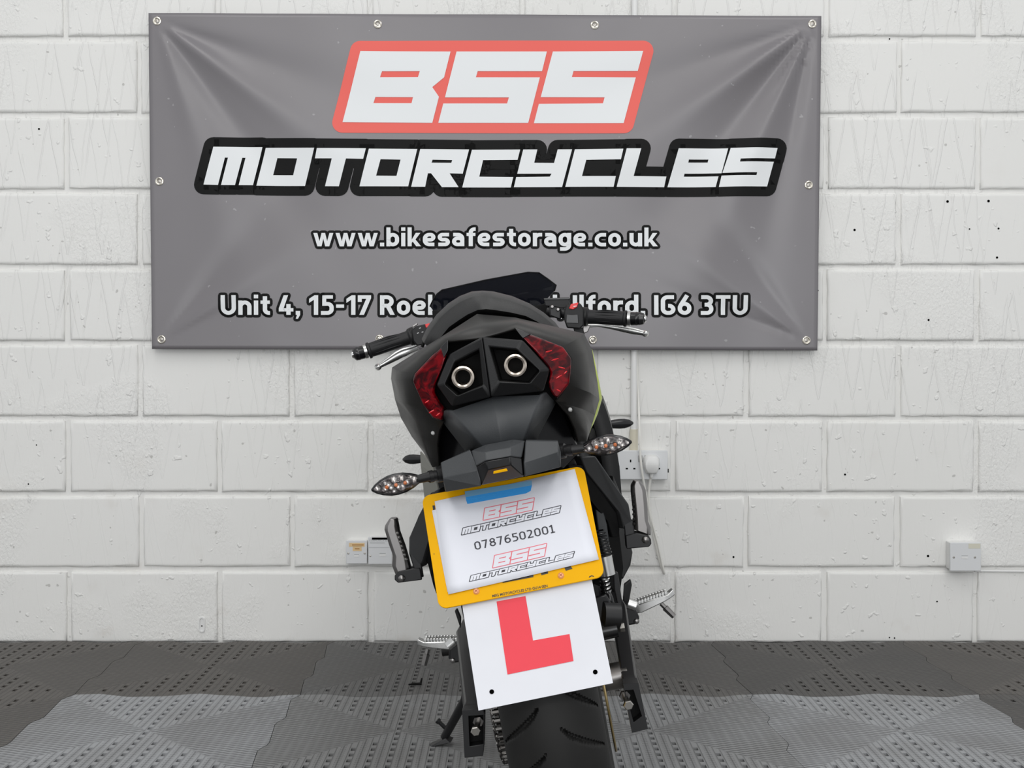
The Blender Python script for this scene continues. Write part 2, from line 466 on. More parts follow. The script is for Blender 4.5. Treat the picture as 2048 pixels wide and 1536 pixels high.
# ---- a monoline signwriter's alphabet (cap height 1, x height .73), as outlines in 2D
SW = 0.195; SA = SW / 2
def rp(pts, r, closed=False):
    """polyline with rounded corners"""
    out = []; n = len(pts)
    for i, p in enumerate(pts):
        p = Vector(p)
        if not closed and i in (0, n - 1): out.append(p); continue
        a, b = Vector(pts[i - 1]), Vector(pts[(i + 1) % n])
        ra = min(r, (a - p).length * 0.5 if (closed or 0 < i - 1) else (a - p).length, (b - p).length * 0.5 if (closed or i + 1 < n - 1) else (b - p).length)
        s0, s1 = p + (a - p).normalized() * ra, p + (b - p).normalized() * ra
        for k in range(7):
            t = k / 6; w = 0.62
            out.append(((1 - t) ** 2 * s0 + 2 * w * t * (1 - t) * p + t * t * s1) / ((1 - t) ** 2 + 2 * w * t * (1 - t) + t * t))
    return out
def rect(x0, y0, x1, y1): return ('p', [(x0, y0), (x1, y0), (x1, y1), (x0, y1)])
def st(pts, r=0.0): return ('s', rp(pts, r) if r else [Vector(p) for p in pts])
def lp(x0, y0, x1, y1, r): return ('c', rp([(x0, y0), (x1, y0), (x1, y1), (x0, y1)], r, True))
XH = 0.73; XT = XH - SA; CT = 1 - SA
GLYPH = {
 'w': (0.95, [('p', [(0, .73), (.19, .73), (.295, .28), (.39, .73), (.56, .73), (.655, .28), (.765, .73), (.95, .73), (.755, 0), (.56, 0), (.475, .42), (.39, 0), (.195, 0)])]),
 '.': (0.2, [rect(0, 0, .2, .2)]),
 'b': (0.6, [rect(0, 0, SW, 1.03), lp(SA, SA, .6 - SA, XT, .2)]),
 'i': (SW, [rect(0, 0, SW, XH), rect(0, .84, SW, 1.03)]),
 'k': (0.62, [rect(0, 0, SW, 1.03), ('p', [(.18, .33), (.39, .73), (.61, .73), (.375, .37), (.64, 0), (.41, 0), (.25, .25), (.18, .17)])]),
 'e': (0.6, [st([(SA, .355), (.6 - SA, .355), (.6 - SA, XT), (SA, XT), (SA, SA), (.55, SA)], .21)]),
 's': (0.58, [st([(.54, XT), (SA, XT), (SA, .365), (.58 - SA, .365), (.58 - SA, SA), (.03, SA)], .14)]),
 'a': (0.58, [st([(.05, XT), (.58 - SA, XT), (.58 - SA, 0)], .2), lp(SA, SA, .58 - SA, .43, .15)]),
 'f': (0.42, [st([(.43, .935), (.2, .935), (.2, 0)], .17), rect(0, .56, .42, .73)]),
 't': (0.42, [st([(.2, .95), (.2, SA), (.43, SA)], .17), rect(0, .56, .42, .73)]),
 'o': (0.6, [lp(SA, SA, .6 - SA, XT, .22)]),
 'r': (0.43, [rect(0, 0, SW, XH), st([(SA, .3), (SA, XT), (.44, XT)], .22)]),
 'g': (0.6, [lp(SA, SA, .6 - SA, XT, .2), st([(.6 - SA, XH), (.6 - SA, -.14), (.07, -.14)], .2)]),
 'c': (0.54, [st([(.54, XT), (SA, XT), (SA, SA), (.54, SA)], .24)]),
 'u': (0.6, [rect(.6 - SW, 0, .6, XH), st([(SA, XH), (SA, SA), (.6 - SA, SA), (.6 - SA, .4)], .22)]),
 'n': (0.6, [rect(0, 0, SW, XH), st([(SA, .4), (SA, XT), (.6 - SA, XT), (.6 - SA, 0)], .22)]),
 'd': (0.6, [rect(.6 - SW, 0, .6, 1.03), lp(SA, SA, .6 - SA, XT, .2)]),
 'l': (SW, [rect(0, 0, SW, 1.03)]), 'I': (SW, [rect(0, 0, SW, 1)]),
 'U': (0.68, [st([(SA, 1), (SA, SA), (.68 - SA, SA), (.68 - SA, 1)], .26)]),
 '4': (0.66, [('p', [(0, .17), (.36, .17), (.36, .34), (.22, .34), (.42, 1), (.22, 1), (0, .33)]), rect(.2, .17, .66, .34), rect(.34, 0, .34 + SW, .55)]),
 ',': (0.2, [('p', [(0, .2), (.2, .2), (.2, .0), (.10, -.2), (0, -.2), (.06, 0), (0, 0)])]),
 '1': (0.41, [('p', [(.215, 0), (.41, 0), (.41, 1), (.24, 1), (0, .82), (0, .61), (.215, .77)])]),
 '5': (0.6, [rect(.08, 1 - SW * .9, .56, 1), rect(.08, .46, .08 + SW * .92, 1), st([(.12, .56), (.6 - SA, .56), (.6 - SA, SA), (.02, SA)], .18)]),
 '-': (0.36, [rect(0, .36, .36, .53)]),
 '7': (0.6, [('p', [(0, 1), (.6, 1), (.6, .85), (.28, 0), (.07, 0), (.38, .82), (.18, .82), (.18, .66), (0, .66)])]),
 'R': (0.66, [rect(0, 0, SW, 1), st([(SA, CT), (.62 - SA, CT), (.62 - SA, .47), (SA, .47)], .2), ('p', [(.24, .45), (.44, .5), (.67, 0), (.46, 0)])]),
 'G': (0.66, [st([(.60, CT), (SA, CT), (SA, SA), (.66 - SA, SA), (.66 - SA, .46), (.33, .46)], .2)]),
 '6': (0.62, [lp(SA, SA, .62 - SA, .56, .2), st([(SA, .33), (SA, .42), (.43, 1.0)], .1)]),
 '3': (0.6, [st([(.04, CT), (.58 - SA, CT), (.58 - SA, .52), (.2, .52)], .19), st([(.2, .52), (.6 - SA, .52), (.6 - SA, SA), (.02, SA)], .19)]),
 'T': (0.66, [rect(0, 1 - SW * .92, .66, 1), rect(.33 - SA, 0, .33 + SA, 1)]),
}
def strip(pts, w, closed):
    """both sides of a stroke, mitred"""
    q = []
    for p in pts:
        if not q or (p - q[-1]).length > 1e-5: q.append(p)
    if closed and (q[0] - q[-1]).length < 1e-5: q.pop()
    pts[:] = q
    n = len(pts); L = []; Rr = []
    for i in range(n):
        a = pts[i - 1] if (closed or i > 0) else pts[i]; b = pts[(i + 1) % n] if (closed or i < n - 1) else pts[i]
        d0 = (pts[i] - a); d1 = (b - pts[i])
        d0 = d0.normalized() if d0.length > 1e-6 else None; d1 = d1.normalized() if d1.length > 1e-6 else None
        if d0 is None: d0 = d1
        if d1 is None: d1 = d0
        m = (d0 + d1).normalized(); nn = Vector((-m.y, m.x)); k = max(0.5, nn.dot(Vector((-d0.y, d0.x))))
        L.append(pts[i] + nn * (w / 2) / k); Rr.append(pts[i] - nn * (w / 2) / k)
    return L, Rr
def sign_text(s, gap=0.105, space=0.30):
    """-> (list of glyph piece lists, total width); pieces are closed outlines / quad strips in text units"""
    x = 0.0; out = []
    for ch in s:
        if ch == ' ': x += space; continue
        wd, pcs = GLYPH[ch]; quads = []; outl = []
        for kind, pts in pcs:
            pts = [Vector((p[0] + x, p[1])) for p in pts]
            if kind == 'p': outl.append(pts)
            else:
                L, Rr = strip(pts, SW, kind == 'c'); n = len(pts)
                for i in range(n if kind == 'c' else n - 1):
                    j = (i + 1) % n; quads.append([L[i], L[j], Rr[j], Rr[i]])
        out.append((quads, outl)); x += wd + gap
    return out, x - gap

def digits(s, sw, gap=0.14):
    """plain sans digits for the printed phone number: quad strips + outlines, total width"""
    a = sw / 2
    D = {'0': (.58, [lp(a, a, .58 - a, 1 - a, .27)]), '7': (.56, [st([(0, 1 - a), (.53 - a, 1 - a), (.2, 0)])]),
         '8': (.58, [lp(a + .03, .53, .55 - a, 1 - a, .2), lp(a, a, .58 - a, .53, .22)]),
         '6': (.58, [lp(a, a, .58 - a, .58, .22), st([(a, .3), (a, .62), (.24, 1 - a), (.50, 1 - a)], .2)]),
         '5': (.56, [st([(.52, 1 - a), (a + .05, 1 - a), (a + .05, .55)]), st([(a + .03, .57), (.56 - a, .57), (.56 - a, a), (.03, a)], .22)]),
         '2': (.56, [st([(.04, 1 - a - .02), (.52 - a, 1 - a), (.52 - a, .58), (.06, a)], .2), rect(.02, 0, .55, sw)]),
         '1': (.50, [rect(.24 - a, 0, .24 + a, 1), st([(.03, .80), (.24, .96)]), rect(.05, 0, .46, sw)])}
    x = 0.0; out = []
    for ch in s:
        wd, pcs = D[ch]
        for kind, pts in pcs:
            pts = [Vector((p[0] + x, p[1])) for p in pts]
            if kind == 'p': out.append(pts)
            else:
                L, Rr = strip(pts, sw, kind == 'c'); n = len(pts)
                for i in range(n if kind == 'c' else n - 1):
                    j = (i + 1) % n; out.append([L[i], L[j], Rr[j], Rr[i]])
        x += wd + gap
    return out, x - gap

# ------------------------------------------------------------------ structure: blockwork wall and tiled floor
XW = 3.5
# mortar bed behind the blocks
bm = bmesh.new()
bm_box(bm, Vector((0, WALL_Y + 0.1085, 1.35)), (2 * XW, 0.2, 2.75))
wall = structure(finish('wall_back', bm, 'painted_block'))
BLK_L, BLK_H, PITCH_X, PITCH_Z, Z0 = 0.4335, 0.2085, 0.4485, 0.2240, 0.2115 - 0.224
def block_mesh(k, L):
    rnd = random.Random(100 + k)
    bm = bmesh.new()
    def ring(inx, d, jit, nx=14, nz=7):
        pts = []
        hx, hz = L / 2 - inx, BLK_H / 2 - inx
        for i in range(nx): pts.append((-hx + 2 * hx * i / nx, -hz))
        for i in range(nz): pts.append((hx, -hz + 2 * hz * i / nz))
        for i in range(nx): pts.append((hx - 2 * hx * i / nx, hz))
        for i in range(nz): pts.append((-hx, hz - 2 * hz * i / nz))
        return [Vector((x + rnd.uniform(-jit, jit), d, z + rnd.uniform(-jit, jit))) for x, z in pts]
    rings = [ring(0.0, 0.016, 0.0006), ring(0.0, 0.0045, 0.0018), ring(0.0026, 0.0014, 0.0020), ring(0.006, 0.0, 0.0008), ring(0.010, 0.0, 0.0)]
    vr = bm_loft(bm, rings, True, False)
    bm.faces.new(vr[-1])
    bmesh.ops.recalc_face_normals(bm, faces=bm.faces[:])
    me = bpy.data.meshes.new('block'); bm.to_mesh(me); bm.free()
    for p in me.polygons: p.use_smooth = True
    me.set_sharp_from_angle(angle=R(60))
    me.materials.append(MATS['painted_block'])
    return me
blocks = [block_mesh(k, BLK_L) for k in range(6)]
rnd = random.Random(3)
for row in range(12):
    zc = Z0 + PITCH_Z * (row + 0.5)
    x0 = -1.3155 if row % 2 == 0 else -1.1000
    for k in range(-7, 13):
        xc = x0 + PITCH_X * (k + 0.5)
        if abs(xc) > XW - 0.2: continue
        o = bpy.data.objects.new('block', rnd.choice(blocks)); col.objects.link(o); o.parent = wall
        o.location = (xc + rnd.uniform(-0.0015, 0.0015), WALL_Y + rnd.uniform(-0.0008, 0.0008), zc + rnd.uniform(-0.001, 0.001))
        o.rotation_euler = (0, 0 if rnd.random() < 0.5 else math.pi, 0) if False else (0, rnd.uniform(-0.002, 0.002), 0)
# drilled holes left in the wall (px, py, radius)
hole_me = None
for px, py, r in ((1895, 403, 2.6), (1977, 402, 2.6), (1709, 460, 2.4), (1939, 458, 1.5), (1997, 457, 2.0), (1994, 515, 2.2),
                  (1857, 640, 2.2), (1635, 581, 2.2), (1779, 78, 1.6), (1856, 1112, 2.4), (1690, 949, 2.0), (1874, 1203, 1.6), (78, 258, 2.0), (1467, 1114, 2.0),
                  (1779, 1275, 1.4), (1789, 1276, 1.4), (57, 968, 1.5), (73, 890, 1.4)):
    p = W(px, py, WALL_Y)
    o = lathe('drill_hole', [(0.0, 0.0), (r / 676, 0.0), (r / 676, 0.0007), (0.0, 0.0008)], (0, 0, 0), (0, -1, 0), 'hole_black', wall, seg=10)
    o.location = (p.x, WALL_Y - 0.0001, p.z)

# floor slab + interlocking tiles
TP, TT = 0.5616, 0.018
bm = bmesh.new(); bm_box(bm, Vector((0, 1.3, -TT - 0.05)), (2 * XW, 4.7, 0.1))
floor = structure(finish('floor', bm, 'slab'))
def jig_x(y):       # zig-zag seam between neighbours, the same on both sides of a tile
    t = (y / TP + 0.5) * 3.0; f = t - math.floor(t)
    return 0.010 * (1 - 2 * f) if f < 0.8 else 0.010 * (-0.6 + (f - 0.8) / 0.2 * 1.6)
def jig_y(x):
    return 0.013 * math.sin((x / TP) * 2 * math.pi * 2 + 0.6) + 0.003 * math.sin((x / TP) * 2 * math.pi * 5)
def tile_mesh():
    bm = bmesh.new()
    hw, hl, px_, py_ = 0.0046, 0.0098, 0.042, 0.036
    xs = [-TP / 2]; ys = [-TP / 2]
    for i in range(-6, 7): xs += [i * px_ - hw, i * px_ + hw]
    xs.append(TP / 2)
    holesy = [(j + 0.5) * py_ for j in range(-8, 8) if abs((j + 0.5) * py_) + hl < TP / 2 - 0.014]
    for c in holesy: ys += [c - hl, c + hl]
    ys.append(TP / 2)
    def is_hole(i, j):
        if i % 2 == 0 or j % 2 == 0: return False
        if i == 0 or j == 0 or i >= len(xs) - 1 or j >= len(ys) - 1: return False
        cx, cy = (xs[i] + xs[i + 1]) / 2, (ys[j] + ys[j + 1]) / 2
        return abs(cy) > abs(cx) + 0.012
    grid = {}
    for i, x in enumerate(xs):
        for j, y in enumerate(ys):
            X, Y = x, y
            if i in (0, len(xs) - 1): X += jig_x(y) - math.copysign(0.0006, x)
            if j in (0, len(ys) - 1): Y += jig_y(x) - math.copysign(0.0006, y)
            grid[i, j] = bm.verts.new((X, Y, 0.0))
    for i in range(len(xs) - 1):
        for j in range(len(ys) - 1):
            if not is_hole(i, j):
                bm.faces.new((grid[i, j], grid[i + 1, j], grid[i + 1, j + 1], grid[i, j + 1]))
    be = [e for e in bm.edges if len(e.link_faces) == 1]
    r = bmesh.ops.extrude_edge_only(bm, edges=be)
    for v in r['geom']:
        if isinstance(v, bmesh.types.BMVert): v.co.z -= TT
    bmesh.ops.recalc_face_normals(bm, faces=bm.faces[:])
    me = bpy.data.meshes.new('tile'); bm.to_mesh(me); bm.free()
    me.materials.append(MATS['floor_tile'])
    return me
tile_me = tile_mesh()
TX0, TY0 = -0.254, 3.476 - 0.281 - 0.017
DK, DB, LT, MD = (0.074, 0.071, 0.068), (0.088, 0.081, 0.074), (0.31, 0.318, 0.33), (0.225, 0.227, 0.227)
colours = {0: {-3: DK, -2: DB, -1: DB, 0: (0.115, 0.114, 0.112), 1: (0.098, 0.094, 0.09), 2: DK, 3: DB},
           1: {-3: DB, -2: DB, -1: LT, 0: MD, 1: (0.27, 0.275, 0.28), 2: LT, 3: DK}}
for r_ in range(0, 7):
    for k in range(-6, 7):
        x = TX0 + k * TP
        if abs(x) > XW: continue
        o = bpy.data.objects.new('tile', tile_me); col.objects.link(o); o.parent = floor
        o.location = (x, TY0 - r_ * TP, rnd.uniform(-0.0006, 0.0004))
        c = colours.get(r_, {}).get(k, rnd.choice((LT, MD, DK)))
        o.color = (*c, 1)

# ------------------------------------------------------------------ banner
BAN_Y = WALL_Y - 0.019
def c4(x, y): return (290 + x / 3.0118, 20 + y / 3.0118)
def fold(px, py):
    """slack in the sheet: creases that fan out from the corner eyelets"""
    d = 0.0
    for (cx, cy, fans) in ((316, 44, ((0.64, 0.10, 1.0), (0.92, 0.10, -0.7), (0.36, 0.12, -0.6), (1.25, 0.10, 0.35))),
                           (1623, 50, ((2.53, 0.11, 1.2), (2.25, 0.10, -0.9), (2.00, 0.10, 1.1), (2.82, 0.10, -0.5), (1.78, 0.08, -0.7))),
                           (1611, 681, ((-2.5, 0.10, 0.5), (-2.2, 0.10, -0.4), (-2.80, 0.08, -0.4))),
                           (325, 679, ((-0.6, 0.12, 0.4), (-0.9, 0.12, -0.3)))):
        dx, dy = px - cx, py - cy; r = math.hypot(dx, dy)
        if r < 1: continue
        a = math.atan2(dy, dx); fall = (r / 140.0) * math.exp(1 - r / 140.0) if r < 140 else math.exp(-(r - 140) / 330.0)
        for t, s, k in fans:
            d += k * 0.0135 * fall * math.exp(-((a - t) / s) ** 2)
    d += 0.0022 * math.exp(-((py - 300 + 0.12 * (px - 1500)) / 26) ** 2) * math.exp(-((px - 1420) / 200) ** 2)
    for ex in (756, 1189):
        d -= 0.002 * math.exp(-(((px - ex) / 45) ** 2 + ((py - 66) / 30) ** 2))
    d += 0.0025 * noise.noise(Vector((px / 190.0, py / 150.0, 0.3)))
    return d
def ban(px, py, off=0.0):
    p = W(px, py, BAN_Y); p.y = BAN_Y - fold(px, py) - 0.010 - off
    return p
banner = tag(bpy.data.objects.new('banner', None), 'grey vinyl motorcycle shop banner with red and white lettering hung on the white block wall', 'banner')
col.objects.link(banner)
bo = W(970, 700, BAN_Y); banner.location = bo
TLc, TRc, BRc, BLc = (299, 28), (1641, 34), (1633, 701), (306, 698)
def quad(u, v):
    a = Vector(TLc).lerp(Vector(TRc), u); b = Vector(BLc).lerp(Vector(BRc), u); p = a.lerp(b, v)
    return p.x, p.y
bm = bmesh.new(); NU, NV = 160, 84
g = [[bm.verts.new(ban(*quad(i / NU, j / NV)) - bo) for j in range(NV + 1)] for i in range(NU + 1)]
for i in range(NU):
    for j in range(NV): bm.faces.new((g[i][j], g[i][j + 1], g[i + 1][j + 1], g[i + 1][j]))
o = finish('sheet', bm, 'vinyl_grey', banner, smooth=60)
md = o.modifiers.new('thick', 'SOLIDIFY'); md.thickness = 0.0006; md.offset = 1 if False else -1

def print_on_banner(name, build, m, off, label=None):
    """build flat in photo-plane pixels, cut on a grid, then lay it on the creased sheet"""
    bm = bmesh.new(); build(bm)
    xs = [v.co.x for v in bm.verts]; ys = [v.co.y for v in bm.verts]
    step = 10.0
    for ax, lo, hi in ((0, min(xs), max(xs)), (1, min(ys), max(ys))):
        k = math.floor(lo / step) + 1
        while k * step < hi:
            co = Vector((0, 0, 0)); co[ax] = k * step; no = Vector((0, 0, 0)); no[ax] = 1
            bmesh.ops.bisect_plane(bm, geom=bm.verts[:] + bm.edges[:] + bm.faces[:], plane_co=co, plane_no=no, dist=1e-5)
            k += 1
    for v in bm.verts: v.co = ban(v.co.x, v.co.y, off) - bo
    for f_ in bm.faces:
        f_.normal_update()
        if f_.normal.y > 0: f_.normal_flip()
    o = finish(name, bm, m, banner, smooth=60, recalc=False)
    if label: o['label'] = label
    return o
def round_out(l, r, n=10):
    # convex outline grown by r with round corners
    out = []; c = len(l); P = [Vector(p) for p in l]
    for i in range(c):
        d0, d1 = (P[i] - P[i - 1]).normalized(), (P[(i + 1) % c] - P[i]).normalized()
        a0, a1 = math.atan2(-d0.x, d0.y), math.atan2(-d1.x, d1.y)
        while a1 < a0: a1 += 2 * math.pi
        for k in range(n + 1):
            a = a0 + (a1 - a0) * k / n
            out.append((P[i].x + r * math.cos(a), P[i].y + r * math.sin(a)))
    return out
P2 = lambda x, y: Vector((x, y, 0))
def C4(l): return [c4(*p) for p in l]
def C5(l): return [c4(p[0] + 2048, p[1]) for p in l]
BSS = [[[(1300, 253), (1842, 257), (1803, 412), (1732, 470), (1772, 528), (1732, 684), (1193, 680)],
        [(1430, 374), (1657, 374), (1646, 410), (1418, 410)], [(1390, 528), (1616, 530), (1607, 566), (1378, 565)]],
       [[(x + 2048, y) for x, y in ((-170, 257), (372, 257), (343, 375), (-43, 375), (-54, 412), (330, 412), (260, 684), (-280, 684), (-250, 568), (133, 568), (144, 532), (-240, 532))]],
       [[(x + 2048, y) for x, y in ((408, 257), (950, 253), (918, 372), (532, 374), (522, 410), (907, 410), (833, 686), (294, 686), (324, 570), (709, 566), (719, 530), (335, 530))]]]
BSS_BOX = [(1300, 253), (2998, 253), (2881, 686), (1193, 682)]
def s5(l): return [(x + 2048, y) for x, y in l]
MOTO = [[[(418, 828), (710, 828), (655, 1058), (570, 1058), (609, 893), (590, 893), (548, 1058), (465, 1058), (505, 893), (487, 893), (447, 1058), (360, 1056)]],
        [[(730, 833), (1024, 835), (967, 1063), (675, 1061)], [(800, 895), (920, 897), (895, 998), (774, 997)]],
        [[(1040, 837), (1334, 838), (1318, 902), (1215, 900), (1172, 1066), (1088, 1065), (1130, 899), (1028, 898)]],
        [[(1352, 840), (1642, 842), (1588, 1067), (1296, 1067)], [(1422, 904), (1542, 906), (1518, 1004), (1396, 1003)]],
        [[(1660, 842), (1953, 844), (1915, 990), (1836, 988), (1890, 1071), (1790, 1071), (1725, 988), (1706, 988), (1690, 1069), (1606, 1069)], [(1734, 906), (1852, 908), (1846, 925), (1728, 924)]],
        [[(1970, 846), (2260, 844), (2244, 906), (2037, 908), (2014, 1008), (2218, 1010), (2203, 1073), (1912, 1073)]],
        [s5([(230, 844), (315, 844), (296, 924), (415, 926), (437, 844), (523, 844), (463, 1071), (174, 1071), (188, 1010), (390, 1008), (400, 990), (194, 990)])],
        [s5([(540, 844), (830, 842), (815, 906), (608, 908), (582, 1006), (785, 1006), (772, 1070), (482, 1070)])],
        [s5([(850, 840), (937, 840), (892, 1005), (1090, 1006), (1077, 1070), (790, 1070)])],
        [s5([(1163, 838), (1460, 838), (1420, 988), (1200, 988), (1196, 1006), (1402, 1006), (1385, 1070), (1097, 1070)]), s5([(1225, 904), (1343, 904), (1338, 922), (1222, 922)])],
        [s5([(1475, 836), (1757, 836), (1742, 898), (1532, 902), (1528, 920), (1735, 918), (1695, 1066), (1404, 1070), (1420, 1002), (1628, 1000), (1632, 983), (1425, 986)])]]
def letters(bm, L, f):
    for loops in L: bm_poly2(bm, loops, f)
f4 = lambda x, y: P2(*c4(x, y))
print_on_banner('logo_border', lambda bm: bm_poly2(bm, [round_out(BSS_BOX, 62)], f4), 'vinyl_red', 0.0010, 'red rounded border behind white letters')
def moto_black(bm):
    for loops in MOTO: bm_fat(bm, loops[:1], 58, f4, seg=20)
print_on_banner('logo_outline', moto_black, 'vinyl_black', 0.0010, 'black outline behind white letters')
for L in BSS: print_on_banner('letter', lambda bm, L=L: bm_poly2(bm, L, f4), 'vinyl_white', 0.0020)
for L in MOTO: print_on_banner('letter', lambda bm, L=L: bm_poly2(bm, L, f4), 'vinyl_white', 0.0020)
def text_line(s, x0, x1, y_base, y_top, fat_px, name):
    G, wd = sign_text(s)
    sx = (x1 - x0) / wd; sy = y_base - y_top
    q = lambda p: (x0 + p[0] * sx, y_base - p[1] * sy)
    def outline(bm):
        for quads, outl in G:
            for l in quads: bm_fat(bm, [[q(p) for p in l]], fat_px, P2, seg=8)
            for l in outl: bm_fat(bm, [[q(p) for p in l]], fat_px, P2, seg=8)
    o = print_on_banner('text_outline', outline, 'vinyl_black', 0.0010, 'black outline of the %s' % name); o['kind'] = 'stuff'
    for quads, outl in G:
        def glyph(bm):
            for l in quads: bm_poly2(bm, [[q(p) for p in l]], P2)
            for l in outl: bm_poly2(bm, [[q(p) for p in l]], P2)
        print_on_banner('letter', glyph, 'vinyl_white', 0.0020)
text_line('www.bikesafestorage.co.uk', 628, 1314, 493.5, 457, 5.2, 'web address')
text_line('Unit 4, 15-17 Roebuck Road, Ilford, IG6 3TU', 444, 1494, 630, 591, 5.4, 'street address')
for px, py in ((316, 44), (756, 50), (1189, 52), (1623, 50), (321, 364), (1616, 371), (325, 679), (760, 678), (1185, 680), (1611, 681)):
    e = lathe('eyelet', [(0.0062, -0.0004), (0.0075, 0.0022), (0.0095, 0.0030), (0.0118, 0.0022), (0.0128, 0.0)], (0, 0, 0), (0, -1, 0), 'eyelet_metal', banner, seg=22, closed=False)
    e.location = ban(px, py) - bo
    s_ = lathe('screw', [(0.0, 0.0012), (0.0030, 0.0010), (0.0052, 0.0002), (0.0066, -0.0006)], (0, 0, 0), (0, -1, 0), 'screw_head', e, seg=12)

# ------------------------------------------------------------------ wall fittings
def place(name, p): 
    o = bpy.data.objects.new(name, None); col.objects.link(o); o.location = p; return o
S = 1 / 676.0
# conduit
p0, p1 = W(1267, 905, WALL_Y), W(1267, -120, WALL_Y)
o = tube('conduit', [(0, 0, 0), (0, 0, p1.z - p0.z)], 0.0092, 'pvc_white', None, seg=16)
o.location = (p0.x, WALL_Y - 0.0094, p0.z)
tag(o, 'white round electrical conduit pipe running down the wall behind the banner to the socket', 'conduit')
zt = W(1267, 858, WALL_Y).z
lathe('coupler', [(0.0094, 0), (0.0118, 0), (0.0118, zt - p0.z), (0.0094, zt - p0.z)], (0, 0, 0), (0, 0, 1), 'pvc_stain', o, seg=16)
# double socket
ps = W(1283, 928, WALL_Y); hw, hh = 0.073, 0.043
sk = tag(place('wall_socket', (ps.x, WALL_Y, ps.z)), 'white double mains socket on the wall with one plug in it', 'wall socket')
box('back_box', (0, -0.014, -0.002), (0.142, 0.028, 0.082), 'pvc_white', sk, bevel=0.002)
fp = box('faceplate', (0, -0.0325, 0), (2 * hw, 0.009, 2 * hh), 'pvc_grey', sk, bevel=0.0025)
for sx in (-0.036, 0.036):
    for dx, dz, a, b in ((0, 0.012, 0.004, 0.008), (-0.011, -0.0105, 0.0065, 0.0042), (0.011, -0.0105, 0.0065, 0.0042)):
        box('pin_hole', (sx + dx, -0.0370, dz), (a, 0.0006, b), 'hole_black', fp)
for sx in (-0.0075, 0.0110):
    rk = box('rocker', (sx, -0.0382, 0.0195), (0.0125, 0.003, 0.019), 'switch_grey', fp, bevel=0.001, rot=Matrix.Rotation(0.1, 3, 'X'))
box('screw_tab', (0.0755, -0.020, -0.018), (0.004, 0.006, 0.011), 'hole_black', sk)
# plug
pp = W(1303, 930, WALL_Y - 0.05)
plug = tag(place('plug', (pp.x, WALL_Y - 0.037, pp.z)), 'white moulded mains plug pushed into the right side of the double socket', 'plug')
def plug_ring(s, y):
    P = [(-0.020, 0.018), (-0.012, 0.025), (0.0, 0.0262), (0.012, 0.025), (0.020, 0.018), (0.0215, 0.004), (0.0185, -0.012), (0.013, -0.0225), (0.0, -0.0245), (-0.013, -0.0225), (-0.0185, -0.012), (-0.0215, 0.004)]
    return [Vector((x * s, y, z * s)) for x, z in P]
loft('plug_body', [plug_ring(1.14, 0.0), plug_ring(1.14, -0.010), plug_ring(1.02, -0.019), plug_ring(0.97, -0.026), plug_ring(0.86, -0.0285)], 'pvc_white', plug, smooth=45)
tube('cable_grip', [(0, -0.012, -0.024), (0, -0.012, -0.036)], [0.006, 0.0045], 'pvc_white', plug)
# lead: from above the banner, down over the socket in a slack loop and back up into the plug
cy = WALL_Y - 0.008
L1 = [W(1272, 560, cy), W(1273, 700, cy), W(1277, 800, cy - 0.004), W(1279.5, 870, cy - 0.038), W(1281, 915, cy - 0.046), W(1286, 955, cy - 0.046), W(1294, 1000, cy - 0.03), W(1303, 1050, cy - 0.012), W(1316, 1110, cy - 0.004),
      W(1326, 1143, cy - 0.003), W(1328.5, 1146, cy - 0.006), W(1326, 1135, cy - 0.010), W(1315, 1085, cy - 0.013), W(1301, 1030, cy - 0.016), W(1297.5, 990, cy - 0.022), W(1301.5, 955, cy - 0.03), (pp.x, WALL_Y - 0.049, pp.z - 0.0355)]
q0 = Vector((L1[0].x, cy, L1[0].z))
o = tube('power_cable', [Vector(p) - q0 for p in curve_pts(L1, 7)], 0.0034, 'cable_white', None, seg=8); o.location = q0
tag(o, 'white mains cable hanging from behind the banner in a slack loop up to the plug', 'cable')

def phone_box(px0, py0, px1, py1, depth, name, label, tilt=0.0):
    a, b = W(px0, py0, WALL_Y), W(px1, py1, WALL_Y); w, h = b.x - a.x, a.z - b.z
    r = tag(place(name, ((a.x + b.x) / 2, WALL_Y, (a.z + b.z) / 2)), label, 'phone socket', 'telephone sockets on the wall')
    r.rotation_euler = (0, tilt, 0)
    box('back_box', (0, -(depth - 0.008) / 2, 0.001), (w * 0.94, depth - 0.008, h * 0.95), 'pvc_white', r, bevel=0.0015)
    f = box('faceplate', (0, -depth + 0.004, 0), (w, 0.008, h), 'pvc_grey', r, bevel=0.0015)
    return r, f, w, h, -depth - 0.0003
r, f, w, h, y = phone_box(694, 1079, 736, 1125, 0.022, 'phone_socket', 'square white phone socket with a torn orange sticker, left of the tall one')
box('sticker', (0.001, y, h * 0.32), (w * 0.74, 0.0005, h * 0.16), 'sticker', f)
box('sticker', (0.002, y, h * 0.15), (w * 0.42, 0.0005, h * 0.20), 'sticker', f)
box('sticker_print', (0.004, y - 0.0003, h * 0.315), (w * 0.55, 0.0003, h * 0.05), 'sticker_ink', f)
box('sticker_print', (0.002, y - 0.0003, h * 0.15), (w * 0.22, 0.0003, h * 0.05), 'sticker_ink', f)
for s_ in (-1, 1): lathe('screw', [(0, 0.001), (0.003, 0.0006), (0.0034, 0)], (s_ * w * 0.39, y + 0.0003, -h * 0.05), (0, -1, 0), 'screw_head', f, seg=10)
box('jack_slot', (0, y, -h * 0.10), (w * 0.22, 0.0006, 0.0014), 'label_grey', f)
box('jack_shutter', (0, y, -h * 0.16), (w * 0.22, 0.0008, 0.006), 'pvc_white', f)
r, f, w, h, y = phone_box(738, 1072, 786, 1126, 0.022, 'phone_socket', 'tall white phone socket with a raised lid, beside the folded left passenger peg')
box('lid', (0.003, -0.016, h * 0.46), (w * 0.8, 0.012, h * 0.14), 'pvc_white', r, bevel=0.001)
